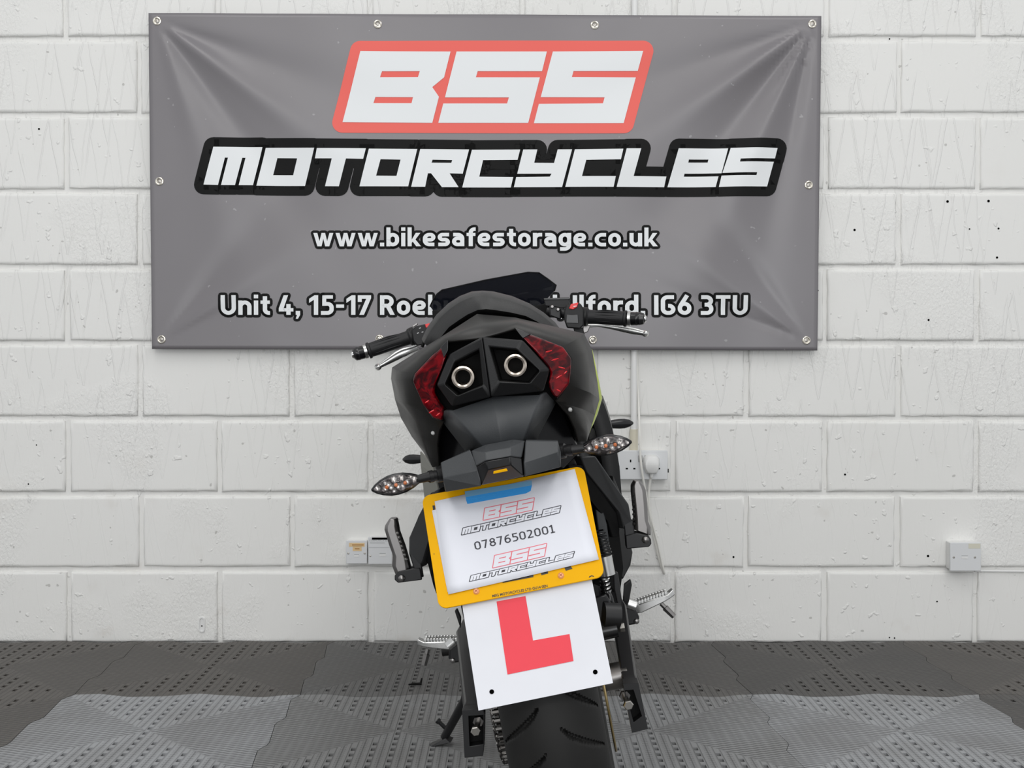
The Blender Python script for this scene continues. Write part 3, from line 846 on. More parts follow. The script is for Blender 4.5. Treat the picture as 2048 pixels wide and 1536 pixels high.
T = text2d('COMMUNICATIONS')
a_, b_, c_, d_ = textbox(T); k_ = w * 0.9 / (b_ - a_)
bm = bmesh.new(); bm_text(bm, T, lambda X, Y: Vector((-w * 0.45 + (X - a_) * k_, y, h * 0.34 + Y * k_ * 1.1))); finish('lettering', bm, 'label_grey', f)
box('printed_line', (-w * 0.12, y, h * 0.29), (w * 0.62, 0.0004, 0.0016), 'label_grey', f)
box('lid_seam', (0, y, h * 0.12), (w * 0.96, 0.0004, 0.0008), 'label_grey', f)
box('jack_slot', (w * 0.10, y, -h * 0.10), (w * 0.26, 0.0006, 0.0016), 'label_grey', f)
box('jack_shutter', (w * 0.10, y, -h * 0.17), (w * 0.26, 0.0008, 0.006), 'pvc_white', f)
lathe('screw', [(0, 0.001), (0.0026, 0.0006), (0.003, 0)], (-w * 0.41, y + 0.0003, -h * 0.2), (0, -1, 0), 'screw_head', f, seg=10)
r, f, w, h, y = phone_box(1890, 1081, 1951, 1137, 0.042, 'phone_socket', 'square white phone socket low on the wall at the far right')
box('sticker', (w * 0.28, y, h * 0.38), (w * 0.38, 0.0005, h * 0.17), 'sticker_pale', f)
for s_ in (-1, 1): lathe('screw', [(0, 0.001), (0.003, 0.0006), (0.0034, 0)], (s_ * w * 0.34 - 0.004, y + 0.0003, -h * 0.02), (0, -1, 0), 'screw_head', f, seg=10)
box('jack_slot', (-0.003, y, h * 0.04), (w * 0.2, 0.0006, 0.0014), 'label_grey', f)
box('jack_shutter', (-0.003, y, -h * 0.03), (w * 0.2, 0.0008, 0.006), 'pvc_white', f)
# low white surface cable running right from that socket along the bed joint
q = W(1948, 1141, WALL_Y)
o = tube('surface_cable', [(0, -0.004, 0), (0.3, -0.004, -0.004), (0.8, -0.004, -0.003), (1.2, -0.004, 0)], 0.0036, 'pvc_white', None, seg=8); o.location = (q.x, WALL_Y, q.z)
tag(o, 'thin white painted cable running right from the far right phone socket', 'cable')
# painted-over bits on the wall
q = W(404, 1249, WALL_Y)
pl_ = tag(place('saddle_clip', (q.x, WALL_Y, q.z)), 'small white painted-over oval cable clip near the floor at left', 'clip')
bm = bmesh.new()
ringp = lambda rx, rz, yy: [Vector((rx * math.cos(t * math.pi / 10), yy, rz * math.sin(t * math.pi / 10) + math.copysign(0.013, math.sin(t * math.pi / 10 + 1e-6)))) for t in range(20)]
bm_loft(bm, [ringp(0.0105, 0.0105, 0), ringp(0.0095, 0.0095, -0.004), ringp(0.006, 0.006, -0.004), ringp(0.005, 0.005, -0.0015)]); finish('clip_body', bm, 'pvc_white', pl_, smooth=50)
lathe('screw_hole', [(0, 0.0), (0.0022, 0.0), (0.0022, 0.0006), (0, 0.0006)], (0, -0.0016, -0.004), (0, -1, 0), 'hole_black', pl_, seg=8)
# scrap of black plastic tie on the floor
q = WZ(838, 1371, 0.0)
o = tube('cable_tie_scrap', [(-0.026, -0.006, 0.004), (-0.012, 0.003, 0.003), (0.004, 0.002, 0.004), (0.006, 0.016, 0.014)], [0.002, 0.003, 0.004, 0.002], 'black_deep', None, seg=7); o.location = q
tag(o, 'small black scrap of plastic lying on the floor left of the rear wheel', 'scrap')

# ------------------------------------------------------------------ motorcycle
bike = bpy.data.objects.new('motorcycle', None); col.objects.link(bike)
bike.location = BO; bike.rotation_euler = BM.to_euler()
tag(bike, 'black sports motorcycle seen from behind, leaning left on its side stand', 'motorcycle')
V = Vector
def mx(p): return V((-p.x, p.y, p.z))
def lerp(a, b, t): return V(a).lerp(V(b), t)

# ---- tail cowl: inner edge around the lamps, outer crest, then forward along the flanks
INN = [(877, 933, -.13), (873, 889, -.16), (877, 861, -.18), (886, 845, -.20), (846, 812, -.215), (823, 761, -.22), (828, 746, -.225), (860, 712, -.235), (896, 680, -.245), (965, 673, -.26),
       (1029, 655, -.245), (1085, 676, -.235), (1127, 692, -.225), (1145, 717, -.22), (1143, 745, -.22), (1140, 770, -.215), (1113, 803, -.20), (1140, 830, -.18), (1152, 858, -.16), (1157, 884, -.13)]
CRE = [(868, 932, -.10), (846, 903, -.09), (824, 874, -.08), (802, 836, -.07), (790, 799, -.06), (782, 757, -.06), (784, 735, -.07), (830, 706, -.10), (888, 670, -.14), (954, 628, -.165),
       (1031, 635, -.15), (1100, 651, -.12), (1168, 667, -.085), (1184, 699, -.065), (1195, 765, -.055), (1199, 799, -.055), (1190, 830, -.06), (1184, 850, -.07), (1179, 866, -.08), (1174, 882, -.09)]
inn, cre = BL(INN), BL(CRE)
mid = [lerp(a, c, .55) + V((0.005 if a.x > 0 else -0.005, -0.006, 0.0)) for a, c in zip(inn, cre)]
fw1 = [V((p.x * .93, .10, p.z + .004)) for p in cre]
fw2 = [V((p.x * .80, .30, p.z - .01 if p.z > .7 else p.z + .05)) for p in cre]
tail = loft('tail_cowl', [inn, mid, cre, fw1, fw2], 'black_paint', bike, closed=False, cap=False, smooth=25, thick=0.004)
# lime flash on the flanks, just ahead of the crest
def flash(ids, out, m, w):
    a = [cre[i] + V((out * .0006, .004, 0)) for i in ids]; b = [cre[i] + V((out * w * (0.25 + math.sin(math.pi * k / (len(ids) - 1))), .035, 0.0)) for k, i in enumerate(ids)]
    c = [V((p.x * .93, .16, p.z)) for p in a]
    return loft('flank_panel', [a, b, c], m, bike, closed=False, cap=False, smooth=50, thick=0.002)
plabel(flash([13, 14, 15, 16, 17, 18], 1, 'lime_paint', .0050), 'lime green painted flash')
plabel(flash([1, 2, 3, 4], -1, 'grey_paint', .0022), 'pale olive painted edge')
# ridge of the top panel
for px, py, yy in ((866, 866, -.168), (1140, 819, -.182)):
    p = B(px, py, yy)
    lathe('cowl_bolt', [(0, .0025), (.0020, .0022), (.0030, .0008), (.0032, -.016)], p, (0, -1, 0.1), 'switch_grey', tail, seg=14)

# ---- tail lamps
def lamp(outer, inner_, y0):
    pts = BL(outer) + BL(inner_)[::-1]
    c = sum((p for p in pts), V((0, 0, 0))) / len(pts)
    bm = bmesh.new(); bm_prism(bm, [p + V((0, .004, 0)) for p in pts], (0, .03, 0))
    hs = finish('lamp_housing', bm, 'black_gloss', bike, bevel=.002)
    bm = bmesh.new(); bm_prism(bm, [lerp(p, c, .045) + V((0, -.002, 0)) for p in pts], (0, .012, 0))
    for o in (finish('tail_lamp', bm, 'red_lens', bike, bevel=.003, seg=3),): plabel(o, 'red tail lamp lens')
    return hs, o
lamp([(896, 680, -.247), (860, 712, -.240), (828, 746, -.228), (823, 761, -.224), (846, 812, -.218), (866, 838, -.208), (885, 845, -.204)],
     [(896, 700, -.250), (884, 735, -.250), (873, 762, -.246), (868, 784, -.240), (880, 806, -.226), (890, 818, -.214), (889, 832, -.208)], -.24)
lamp([(1029, 655, -.248), (1085, 676, -.240), (1127, 692, -.230), (1145, 717, -.224), (1143, 745, -.222), (1140, 770, -.218), (1116, 800, -.204)],
     [(1040, 669, -.252), (1068, 700, -.252), (1095, 733, -.250), (1101, 745, -.248), (1097, 768, -.238), (1099, 780, -.224), (1107, 794, -.210)], -.24)

# dark lamp tips and the bright bars inside the lenses
for tip in ([(1029, 655, -.252), (1062, 668, -.250), (1046, 677, -.256), (1039, 668, -.256)], [(896, 680, -.252), (881, 694, -.250), (888, 716, -.256), (896, 700, -.256)]):
    prism('lamp_tip', BL(tip), (0, .010, 0), 'black_gloss', bike, bevel=.0008)
for bars in ([(1086, 706, 1104, 701), (1103, 721, 1117, 717), (1117, 734, 1130, 737), (1112, 757, 1124, 750), (1113, 779, 1121, 783), (1128, 748, 1134, 742)], [(858, 826, 868, 820), (872, 832, 880, 826), (850, 806, 858, 801)]):
    for x0, y0, x1, y1 in bars:
        a_, b_ = B(x0, y0, -.2405), B(x1, y1, -.2395)
        tube('lamp_bar', [a_, lerp(a_, b_, .5), b_], [.0006, .0012, .0006], 'lamp_red', bike, seg=6)

# ---- twin outlet surround
LA = BL([(958, 699), (909, 724), (889, 769), (915, 792), (966, 770)], -.262)
RA = BL([(979, 694), (1034, 699), (1080, 742), (1059, 767), (998, 762)], -.264)
def half(outer, inner):
    o_ = BL(outer); i0 = inner; ib = [p + V((0, .012, 0)) for p in i0]; ob = [p + V((0, .06, 0)) for p in o_]
    bm = bmesh.new(); bm_loft(bm, [ob, o_, i0, ib], True, False)
    return finish('outlet_surround', bm, 'black_plastic', bike, bevel=.0022)
surround = half([(965, 674, -.270), (1045, 680, -.258), (1100, 739, -.252), (1087, 782, -.244), (982, 794, -.258)], RA)
surround_l = half([(964, 674, -.270), (899, 708, -.256), (873, 770, -.250), (904, 813, -.242), (981, 794, -.258)], LA)
# dark tray behind lamps and outlets
prism('tail_tray', BL([(895, 684), (965, 676), (1030, 660), (1138, 706), (1138, 770), (1112, 804), (1000, 812), (890, 842), (848, 808), (828, 758)], -.185), (0, .02, 0), 'black_deep', bike)
for loop_ in (LA, RA):
    c = sum(loop_, V((0, 0, 0))) / len(loop_)
    r1 = [lerp(p, c, .05) + V((0, .014, 0)) for p in loop_]; r2 = [lerp(p, c, .10) + V((0, .05, 0)) for p in loop_]
    bm = bmesh.new(); bm_loft(bm, [[p + V((0, .003, 0)) for p in loop_], r1, r2], True, False); bm.faces.new([v for v in bm.verts if v.co.y > c.y + .04])
    finish('outlet_recess', bm, 'black_deep', surround if loop_ is RA else surround_l)
for px, py in ((926, 754.5), (1031, 730.5)):
    p = B(px, py, -.252)
    lathe('exhaust_outlet', [(.0098, .06), (.0098, .001), (.0106, -.0018), (.0130, -.0034), (.0154, -.0026), (.0164, .001), (.0160, .06)], p, (0, 1, 0.06), 'exhaust_steel', bike, seg=40)
    lathe('exhaust_bore', [(0.0, .050), (.0104, .050), (.0104, .056), (0, .056)], p, (0, 1, 0.06), 'hole_black', bike, seg=20)

# ---- undertail (faceted grey plastic)
u = {k: B(*v) for k, v in dict(tl=(888, 822, -.225), tc=(988, 793, -.248), tr=(1093, 785, -.225), r=(1112, 806, -.19), br=(1073, 880, -.20), bl=(931, 903, -.20), l=(885, 844, -.19),
     cr=(1083, 790, -.238), cl=(903, 822, -.238), mr=(1046, 882, -.258), ml=(968, 897, -.258), mc=(1003, 886, -.268)).items()}
bm = bmesh.new()
vv = {k: bm.verts.new(p) for k, p in u.items()}
for f_ in (('cl', 'tc', 'mc', 'ml'), ('tc', 'cr', 'mr', 'mc'), ('cr', 'tr', 'r', 'br', 'mr'), ('tl', 'cl', 'ml', 'bl', 'l')):
    bm.faces.new([vv[k] for k in f_])
o = finish('undertail', bm, 'grey_plastic', bike, bevel=.002); md = o.modifiers.new('t', 'SOLIDIFY'); md.thickness = .004; md.offset = -1
# dark inner mudguard behind it
hull('inner_mudguard', BL([(900, 800, -.10), (1095, 780, -.10), (1165, 890, -.04), (875, 935, -.04), (900, 985, -.10), (1120, 930, -.10)]) + [V((s * .09, .25, z)) for s in (-1, 1) for z in (.62, .80)], 'black_deep', bike, bevel=.004)
for s in (-1, 1):
    pts = [B(1116, 806, -.14), B(1160, 902, -.10), B(1126, 938, -.12), B(1060, 900, -.16), B(1085, 840, -.16)] if s > 0 else [B(885, 846, -.14), B(870, 936, -.10), B(905, 965, -.12), B(950, 915, -.16), B(915, 860, -.16)]
    prism('tail_side_shield', pts, (0, .03, 0), 'black_gloss', bike, bevel=.002)

# ---- number plate hanger: side arms + lamp hood
def arm(pts, y):
    P = BL(pts, y); return hull('plate_arm', P + [p + V((0, .045, .0)) for p in P] + [P[0] + V((0, .05, -.012))], 'grey_plastic', bike, bevel=.0022)
hull('plate_arm', BL([(882, 925, -.262), (940, 900, -.270), (962, 950, -.285), (962, 972, -.285), (892, 984, -.262), (886, 957, -.272), (956, 940, -.286)]) + BL([(882, 925, -.20), (940, 898, -.20), (960, 968, -.20), (890, 980, -.20)]), 'grey_plastic', bike, bevel=.002)
hull('plate_arm', BL([(1051, 880, -.270), (1115, 882, -.262), (1122, 905, -.262), (1122, 934, -.262), (1049, 953, -.285), (1047, 925, -.286), (1117, 903, -.270)]) + BL([(1051, 878, -.20), (1115, 880, -.20), (1122, 930, -.20), (1049, 950, -.20)]), 'grey_plastic', bike, bevel=.002)
hood = hull('plate_lamp_hood', BL([(942, 902, -.268), (972, 889, -.275), (1024, 879, -.275), (1050, 882, -.268), (970, 905, -.300), (1020, 895, -.300), (971, 921, -.310), (1021, 912, -.310),
      (952, 932, -.292), (1043, 915, -.292)]) + BL([(945, 905, -.2), (1050, 880, -.2), (955, 935, -.2), (1045, 918, -.2)]), 'grey_plastic', bike, bevel=.0015)
hull('hood_underside', BL([(972, 922.5, -.309), (1020.5, 913.5, -.309), (953, 934, -.290), (1043, 917, -.290), (964, 970, -.284), (1047, 953, -.284), (975, 940, -.308), (1022, 930, -.308)]) + BL([(955, 935, -.2), (1045, 918, -.2), (964, 968, -.2), (1046, 950, -.2)]), 'black_gloss', hood, bevel=.0012)
prism('plate_reflection_patch', BL([(987, 942.5, -.3115), (1013, 937, -.3115), (1015.5, 942, -.3108), (986.5, 948, -.3108)]), (0, .003, 0), 'yellow_plate', hood, bevel=.0005)  # yellow patch painting the number plate's reflection onto the glossy underside

# ---- rear indicators
def indicator(c_out, c_in, stalk_end, w_px, y, side):
    a, b, e = B(*c_out, y), B(*c_in, y), B(*stalk_end, y + .01)
    ax = (b - a).normalized(); up = V((0, 0, 1)); up = (up - ax * up.dot(ax)).normalized(); fr = ax.cross(up) * (1 if ax.cross(up).y < 0 else -1)
    L = (b - a).length; hh = w_px / F_PX * (BO.y + y) / 2
    prof = [(0, .10), (.08, .42), (.2, .72), (.36, .95), (.5, 1.0), (.66, .93), (.82, .70), (.94, .42), (1.0, .28)]
    def body(kf, sc, y_off, t0=0, t1=1):
        rings = []
        for t, k in prof:
            tt = t0 + (t1 - t0) * t; c = a + ax * L * tt
            rings.append([c + up * hh * k * sc * math.cos(q) + fr * (hh * k * kf * math.sin(q) + y_off) for q in [2 * math.pi * i / 14 for i in range(14)]])
        return rings
    st_ = tube('indicator', [b - ax * .004, b + ax * .012, lerp(b, e, .35), lerp(b, e, .36), lerp(b, e, .55), lerp(b, e, .56), lerp(b, e, .7), lerp(b, e, .71), e],
               [.006, .0068, .0068, .0085, .0085, .0075, .0075, .0105, .011], 'black_plastic', bike, seg=14)
    loft('indicator_shell', body(.62, 1.0, -.004), 'black_gloss', st_, smooth=50)
    loft('reflector', body(.34, .80, .004, .07, .93), 'reflector', st_, smooth=50)
    for k in range(3):
        c = a + ax * L * (.34 + .18 * k) + fr * (hh * .34 + .0050)
        lathe('bulb', [(0, .0022), (.002, .0016), (.0027, 0)], c, fr, 'amber', st_, seg=8)
    ls = loft('lens', body(.72, .84, .0036, .06, .96), 'clear_lens', st_, smooth=50)
    return st_
indicator((742, 981), (842, 957), (886, 948), 44, -.235, -1)
indicator((1264, 884), (1162, 897), (1117, 903), 42, -.235, 1)

# ---- number plate (in its own tilted plane)
def pl2(px, py, off=0.0): return BP(px, py, off)
def rounded(corners, r, n=6):
    out = []; c = len(corners)
    for i in range(c):
        p, a, b = V(corners[i]), V(corners[i - 1]), V(corners[(i + 1) % c])
        s0, s1 = p + (a - p).normalized() * r, p + (b - p).normalized() * r
        for k in range(n + 1):
            t = k / n; w = .7; out.append(((1 - t) ** 2 * s0 + 2 * w * t * (1 - t) * p + t * t * s1) / ((1 - t) ** 2 + 2 * w * t * (1 - t) + t * t))
    return out
pc = [pl2(843, 992), pl2(1167, 931), pl2(1210, 1153), pl2(878, 1219)]
bm = bmesh.new(); bm_prism(bm, rounded(pc, .012), -PN * .003)
nplate = plabel(finish('number_plate', bm, 'yellow_plate', bike, bevel=.0006), 'yellow rear number plate')
def on_plate(name, loops, m, off, parent, origin=V((0, 0, 0))):
    bm = bmesh.new(); bm_poly2(bm, loops, lambda x, y: pl2(x, y, off) - origin); return finish(name, bm, m, parent)
def q5(x, y): return (820 + x / 4.955, 920 + y / 4.955)
# what shows of the black characters around the sheet of paper
for l in ([(222, 452), (245, 448), (252, 492), (228, 496)], [(272, 782), (283, 780), (290, 832), (279, 834)], [(915, 1200), (1222, 1130), (1224, 1160), (918, 1218)],
          [(1296, 1112), (1366, 1096), (1370, 1124), (1302, 1142)], [(1528, 1062), (1590, 1046), (1610, 1078), (1544, 1098)], [(285, 408), (320, 400), (325, 406), (285, 414)]):
    on_plate('plate_character', [[q5(*p) for p in l]], 'plate_black', .0004, nplate)
def plate_text(name, s, p0, p1, hgt, m, off, parent, origin=V((0, 0, 0)), bold=.01):
    """text along p0->p1 (photo pixels on the plate), hgt = cap height in pixels"""
    T = text2d(s, offset=bold); a, b, c, d = textbox(T); cap = textbox(text2d('0', offset=bold))[3]
    P0, P1 = V(p0), V(p1); ex = (P1 - P0) / (b - a); ey = V((ex.y, -ex.x)).normalized() * (-1); ey = V((P1.y - P0.y, -(P1.x - P0.x))).normalized() * (hgt / cap)
    bm = bmesh.new()
    def f(x, y):
        q = P0 + ex * (x - a) + ey * y; return pl2(q.x, q.y, off) - origin
    bm_text(bm, T, f); return finish(name, bm, m, parent)
plate_text('maker_text', 'MSG MOTORCYCLES LTD GU14 0EN', q5(818, 1360), q5(1365, 1258), 5.2, 'plate_black', .0004, nplate, bold=.02)['kind'] = 'stuff'
on_plate('maker_mark', [[q5(1773, 1168), q5(1778, 1150), q5(1800, 1143), q5(1822, 1148), q5(1824, 1158), q5(1800, 1151)]], 'plate_black', .0004, nplate)
on_plate('plate_speck', [[q5(234, 926), q5(241, 925), q5(242, 936), q5(236, 937)]], 'plate_black', .0004, nplate)
for x, y in ((658, 1302), (1496, 1146)):
    p = pl2(*q5(x, y)); sc_ = lathe('plate_screw', [(0, .0032), (.003, .0028), (.0042, .0014), (.0046, -.001)], p, PN, 'copper_screw', nplate, seg=20)
    for ang in (.6, -.9):
        d = PU * math.cos(ang) + PV * math.sin(ang); e = PU * -math.sin(ang) + PV * math.cos(ang)
        bm = bmesh.new(); bm_prism(bm, [p + PN * .0033 + d * a * .0026 + e * b * .0004 for a, b in ((-1, -1), (1, -1), (1, 1), (-1, 1))], -PN * .0005)
        finish('screw_slot', bm, 'screw_cross', sc_)

# ---- learner plate, paper sheets and tape: separate things fixed to the number plate
def on_bike(name, label, cat, c):
    o = bpy.data.objects.new(name, None); col.objects.link(o); o.location = BO + BM @ c; o.rotation_euler = BM.to_euler()
    return tag(o, label, cat)
# L plate sits behind the number plate and hangs below it
lo = BP(1091, 1393, -.007)
lpl = on_bike('learner_plate', 'white learner plate with a big red letter L hanging below the yellow number plate', 'learner plate', lo)
lc = [BP(919, 1175, -.007), BP(1176, 1122, -.007), BP(1226, 1366, -.007), BP(957, 1421, -.007)]
bm = bmesh.new(); bm_prism(bm, [p - lo for p in lc], -PN * .0012); finish('card', bm, 'l_white', lpl)
bm = bmesh.new(); bm_poly2(bm, [[(993, 1203), (1051, 1192), (1066, 1281), (1139, 1268), (1147, 1322), (1015, 1349)]], lambda x, y: BP(x, y, -.0065) - lo)
plabel(finish('letter', bm, 'l_red', lpl), 'red letter L')
for px, py in ((983.5, 1383.5), (1190.5, 1344)):
    p = BP(px, py, -.0066) - lo
    lathe('fixing_hole', [(0, 0), (.0031, 0), (.0031, .0003), (.0020, .0003), (.0018, .0001), (0, .0001)], p, PN, 'hole_black', lpl, seg=16)
# papers
def sheet(name, label, pts, off, curl):
    c = (BP(*pts[0]) + BP(*pts[2])) / 2
    r = on_bike(name, label, 'paper', c)
    bm = bmesh.new(); N, M_ = 12, 10; g_ = []
    a, b, d, e = [V(p) for p in pts]
    for i in range(N + 1):
        row = []
        for j in range(M_ + 1):
            u_, v_ = i / N, j / M_; p = a.lerp(b, u_).lerp(e.lerp(d, u_), v_); row.append(bm.verts.new(BP(p.x, p.y, off + curl * max(0, v_ - .55) ** 2) - c))
        g_.append(row)
    for i in range(N):
        for j in range(M_): bm.faces.new((g_[i][j], g_[i][j + 1], g_[i + 1][j + 1], g_[i + 1][j]))
    o = finish('sheet', bm, 'paper', r, smooth=60); md = o.modifiers.new('t', 'SOLIDIFY'); md.thickness = .00022; md.offset = -1
    return r, c
A_, B_, D_, E_ = q5(244, 410), q5(1632, 88), q5(1872, 985), q5(380, 1332)
sheet('paper_sheet', 'rear white paper sheet peeking out left from under the taped phone number sheet', [q5(218, 500), q5(1560, 190), q5(1840, 985), q5(372, 1310)], .0012, 0.0)
pr, pco = sheet('paper_sheet', 'white paper sheet printed with logos and a phone number, taped over the yellow plate', [A_, B_, D_, E_], .0026, 0.0)
def poff(px, py, extra):
    """height of the sheet above the plate at a printed point"""
    a, e = V(A_).lerp(V(B_), .5), V(E_).lerp(V(D_), .5); v_ = (V((px, py)) - a).dot(e - a) / (e - a).length_squared
    return .0026 + extra
def paper_logo(src, c0, c1, c2, t0, t1, t2, box_, m, strokes):
    """affine print of the logo polygons: c* = corners in logo units, t* = where they fall on the sheet"""
    c0, c1, c2, t0, t1, t2 = [V(p) for p in (c0, c1, c2, q5(*t0), q5(*t1), q5(*t2))]
    e1, e2 = c1 - c0, c2 - c0; det = e1.x * e2.y - e1.y * e2.x
    def f(extra):
        def g_(x, y):
            d = V((x, y)) - c0; s_ = (d.x * e2.y - d.y * e2.x) / det; t_ = (e1.x * d.y - e1.y * d.x) / det
            q = t0 + (t1 - t0) * s_ + (t2 - t0) * t_
            return BP(q.x, q.y, poff(q.x, q.y, extra)) - pco
        return g_
    bm = bmesh.new()
    if box_: bm_poly2(bm, [round_out(box_, 30)], f(.0003))
    else:
        for loops in src: bm_fat(bm, loops[:1], 30, f(.0003), seg=8)
    o = finish('logo_print', bm, m, pr); o['kind'] = 'stuff'
    bm = bmesh.new(); letters(bm, src, f(.0006)); w_ = finish('logo_letters', bm, 'paper', pr); w_['kind'] = 'stuff'
c_b = ((1265, 223), (3026, 223), (1160, 714)); c_m = ((385, 798), (3832, 806), (325, 1086))
paper_logo(BSS, *c_b, (732, 474), (1235, 368), (720, 604), BSS_BOX, 'paper_red', 0)
paper_logo(MOTO, *c_m, (518, 670), (1500, 446), (503, 750), None, 'paper_ink', 0)
paper_logo(BSS, *c_b, (830, 943), (1358, 821), (814, 1077), BSS_BOX, 'paper_red', 0)
paper_logo(MOTO, *c_m, (598, 1142), (1634, 900), (582, 1210), None, 'paper_ink', 0)
def phone():
    D, wd = digits('07876502001', .135)
    P0, P1 = V(q5(648, 893)), V(q5(1444, 717)); ex = (P1 - P0) / wd; ey = V((P1.y - P0.y, -(P1.x - P0.x))).normalized() * 16.4
    bm = bmesh.new()
    def f(x, y): q = P0 + ex * x + ey * y; return BP(q.x, q.y, poff(q.x, q.y, .0004)) - pco
    for l in D: bm_poly2(bm, [l], f)
    o = finish('phone_number', bm, 'paper_ink', pr); o['kind'] = 'stuff'
phone()
tp = [q5(542, 312), q5(1205, 203), q5(1208, 250), q5(1196, 305), q5(1150, 330), q5(568, 435), q5(556, 395)]
tco = BP(*q5(870, 320))
tr_ = on_bike('masking_tape', 'strip of blue masking tape holding the paper to the top of the yellow plate', 'tape', tco)
bm = bmesh.new(); bm_prism(bm, [BP(p[0], p[1], .0034) - tco for p in tp], -PN * .0003); finish('strip', bm, 'tape_blue', tr_)
bm = bmesh.new(); bm_prism(bm, [BP(p[0], p[1], .0037) - tco for p in (q5(542, 312), q5(1205, 203), q5(1208, 250), q5(552, 368))], -PN * .0003); finish('second_layer', bm, 'tape_pale', tr_)

# ---- seat
SO = [(851, 684), (862, 660), (880, 636), (903, 614), (925, 600), (949, 591), (970, 589.5), (992, 591), (1028, 600), (1062, 615), (1090, 633), (1112, 652), (1124, 668)]
SL = [(862, 700), (880, 676), (898, 654), (918, 640), (935, 629), (955, 620), (972, 618), (990, 620), (1022, 625), (1052, 632), (1076, 644), (1098, 660), (1112, 678)]
top = [B(x, y, .02) for x, y in SO]; lip = [B(x, y, -.145 + .05 * abs(i - 6) / 6) for i, (x, y) in enumerate(SL)]
midr = [lerp(a, b, .45) + V((0, -.085 + .03 * abs(i - 6) / 6, .003)) for i, (a, b) in enumerate(zip(top, lip))]
und = [p + V((0, .05, -.012)) for p in lip]
up2 = [lerp(a, b, .8) + V((0, -.045, .004)) for a, b in zip(midr, top)]
f1 = [V((p.x * .96, .16, p.z + .004)) for p in top]; f2 = [V((p.x * .8, .36, p.z - .055)) for p in top]
seat = loft('passenger_seat', [und, lip, midr, up2, top, f1, f2], 'seat_vinyl', bike, closed=False, cap=False, smooth=70, thick=.003)
# seat side trim
for s, ids in ((1, (8, 9, 10, 11, 12)), (-1, (0, 1, 2, 3, 4))):
    a = [top[i] + V((0, -.03, -.008)) + V((s * .004, 0, 0)) for i in ids]
    tube('seat_piping', a, .0028, 'black_deep', seat, seg=6)
# inner frame between seat and cowl
hull('seat_base', [lip[i] + V((0, .03, -.004)) for i in range(0, 13, 2)] + [cre[i] + V((0, .03, -.01)) for i in (7, 8, 9, 10, 11, 12)] + [V((s * .09, .30, .74)) for s in (-1, 1)], 'black_deep', bike)
# rider seat and tank
def ring(y, hw, zt, zb, n=16, p=2.6):
    return [V((hw * math.copysign(abs(math.cos(t)) ** (2 / p), math.cos(t)), y, (zt + zb) / 2 + (zt - zb) / 2 * math.copysign(abs(math.sin(t)) ** (2 / p), math.sin(t)))) for t in [2 * math.pi * k / n for k in range(n)]]
loft('rider_seat', [ring(.20, .09, .80, .72), ring(.30, .125, .79, .70), ring(.42, .13, .775, .69), ring(.52, .10, .80, .70)], 'seat_vinyl', bike, smooth=60)
loft('fuel_tank', [ring(.50, .09, .80, .68), ring(.56, .13, .87, .66), ring(.68, .155, .905, .66), ring(.80, .145, .90, .70), ring(.88, .10, .87, .74)], 'black_paint', bike, smooth=60)
# side fairings (frame-mounted), front end
def fairing(s):
    k = 1 if s > 0 else -1
    R0 = [(1199, 797), (1208, 808), (1216, 830), (1224, 856), (1233, 898), (1239, 933), (1243, 985), (1252, 1040), (1258, 1090)]
    P = [B(x, y, .62) for x, y in R0]
    if s < 0: P = [mx(p) for p in P]
    inn_ = [V((p.x - k * .035, .60, p.z)) for p in P]
    a = [V((p.x + k * .008, .80, p.z + .01)) for p in P]; b = [V((p.x - k * .03, 1.05, p.z + .02)) for p in P]; c = [V((k * .07, 1.24, p.z + .03)) for p in P]
    o = loft('side_fairing', [inn_, P, a, b, c], 'black_plastic', bike, closed=False, cap=False, smooth=35, thick=.004)
    st_ = [p + V((k * .001, .004, 0)) for p in P[5:]]; 
    return o
fairing(1); fairing(-1)
# lower flank panel seen under the right-hand fairing
for k in (1, -1):
    P = [B(1226, 950, .50), B(1241, 985, .52), B(1246, 1030, .52), B(1266, 1105, .50), B(1262, 1130, .48), B(1246, 1160, .46), B(1236, 1140, .46)]
    if k < 0: P = [mx(p) for p in P]
    prism('flank_guard', P, (-k * .03, .10, .0), 'black_plastic', bike, bevel=.003)
    P2_ = [B(1249, 1170, .45), B(1262, 1160, .47), B(1264, 1170, .47), B(1258, 1205, .46), B(1246, 1212, .45)]
    if k < 0: P2_ = [mx(p) for p in P2_]
    prism('heel_tab', P2_, (0, .02, 0), 'black_plastic', bike, bevel=.002)
# pale left fairing edge seen left of the number plate
loft('fairing_edge', [BL([(843, 903), (844, 930), (848, 965), (852, 1000)], .55), BL([(868, 930), (872, 950), (878, 975), (880, 1000)], .50)], 'grey_paint', bike, closed=False, cap=False, thick=.003)
# front indicators
for tip, root in (((1266, 846), (1216, 849)), ((806, 919), (846, 918))):
    a, b = B(*tip, .98), B(*root, .96); ax = b - a
    rr = [.003, .009, .0118, .012, .0105, .008]
    e_ = V((.10 if b.x > 0 else -.10, 1.0, b.z + .01))
    fi = tube('front_indicator', [a + ax * t for t in (0, .15, .35, .55, .8, 1.15)], rr, 'black_gloss', bike, seg=12)
    tube('indicator_stalk', [b, lerp(b, e_, .5), e_], .0075, 'black_plastic', fi, seg=10)
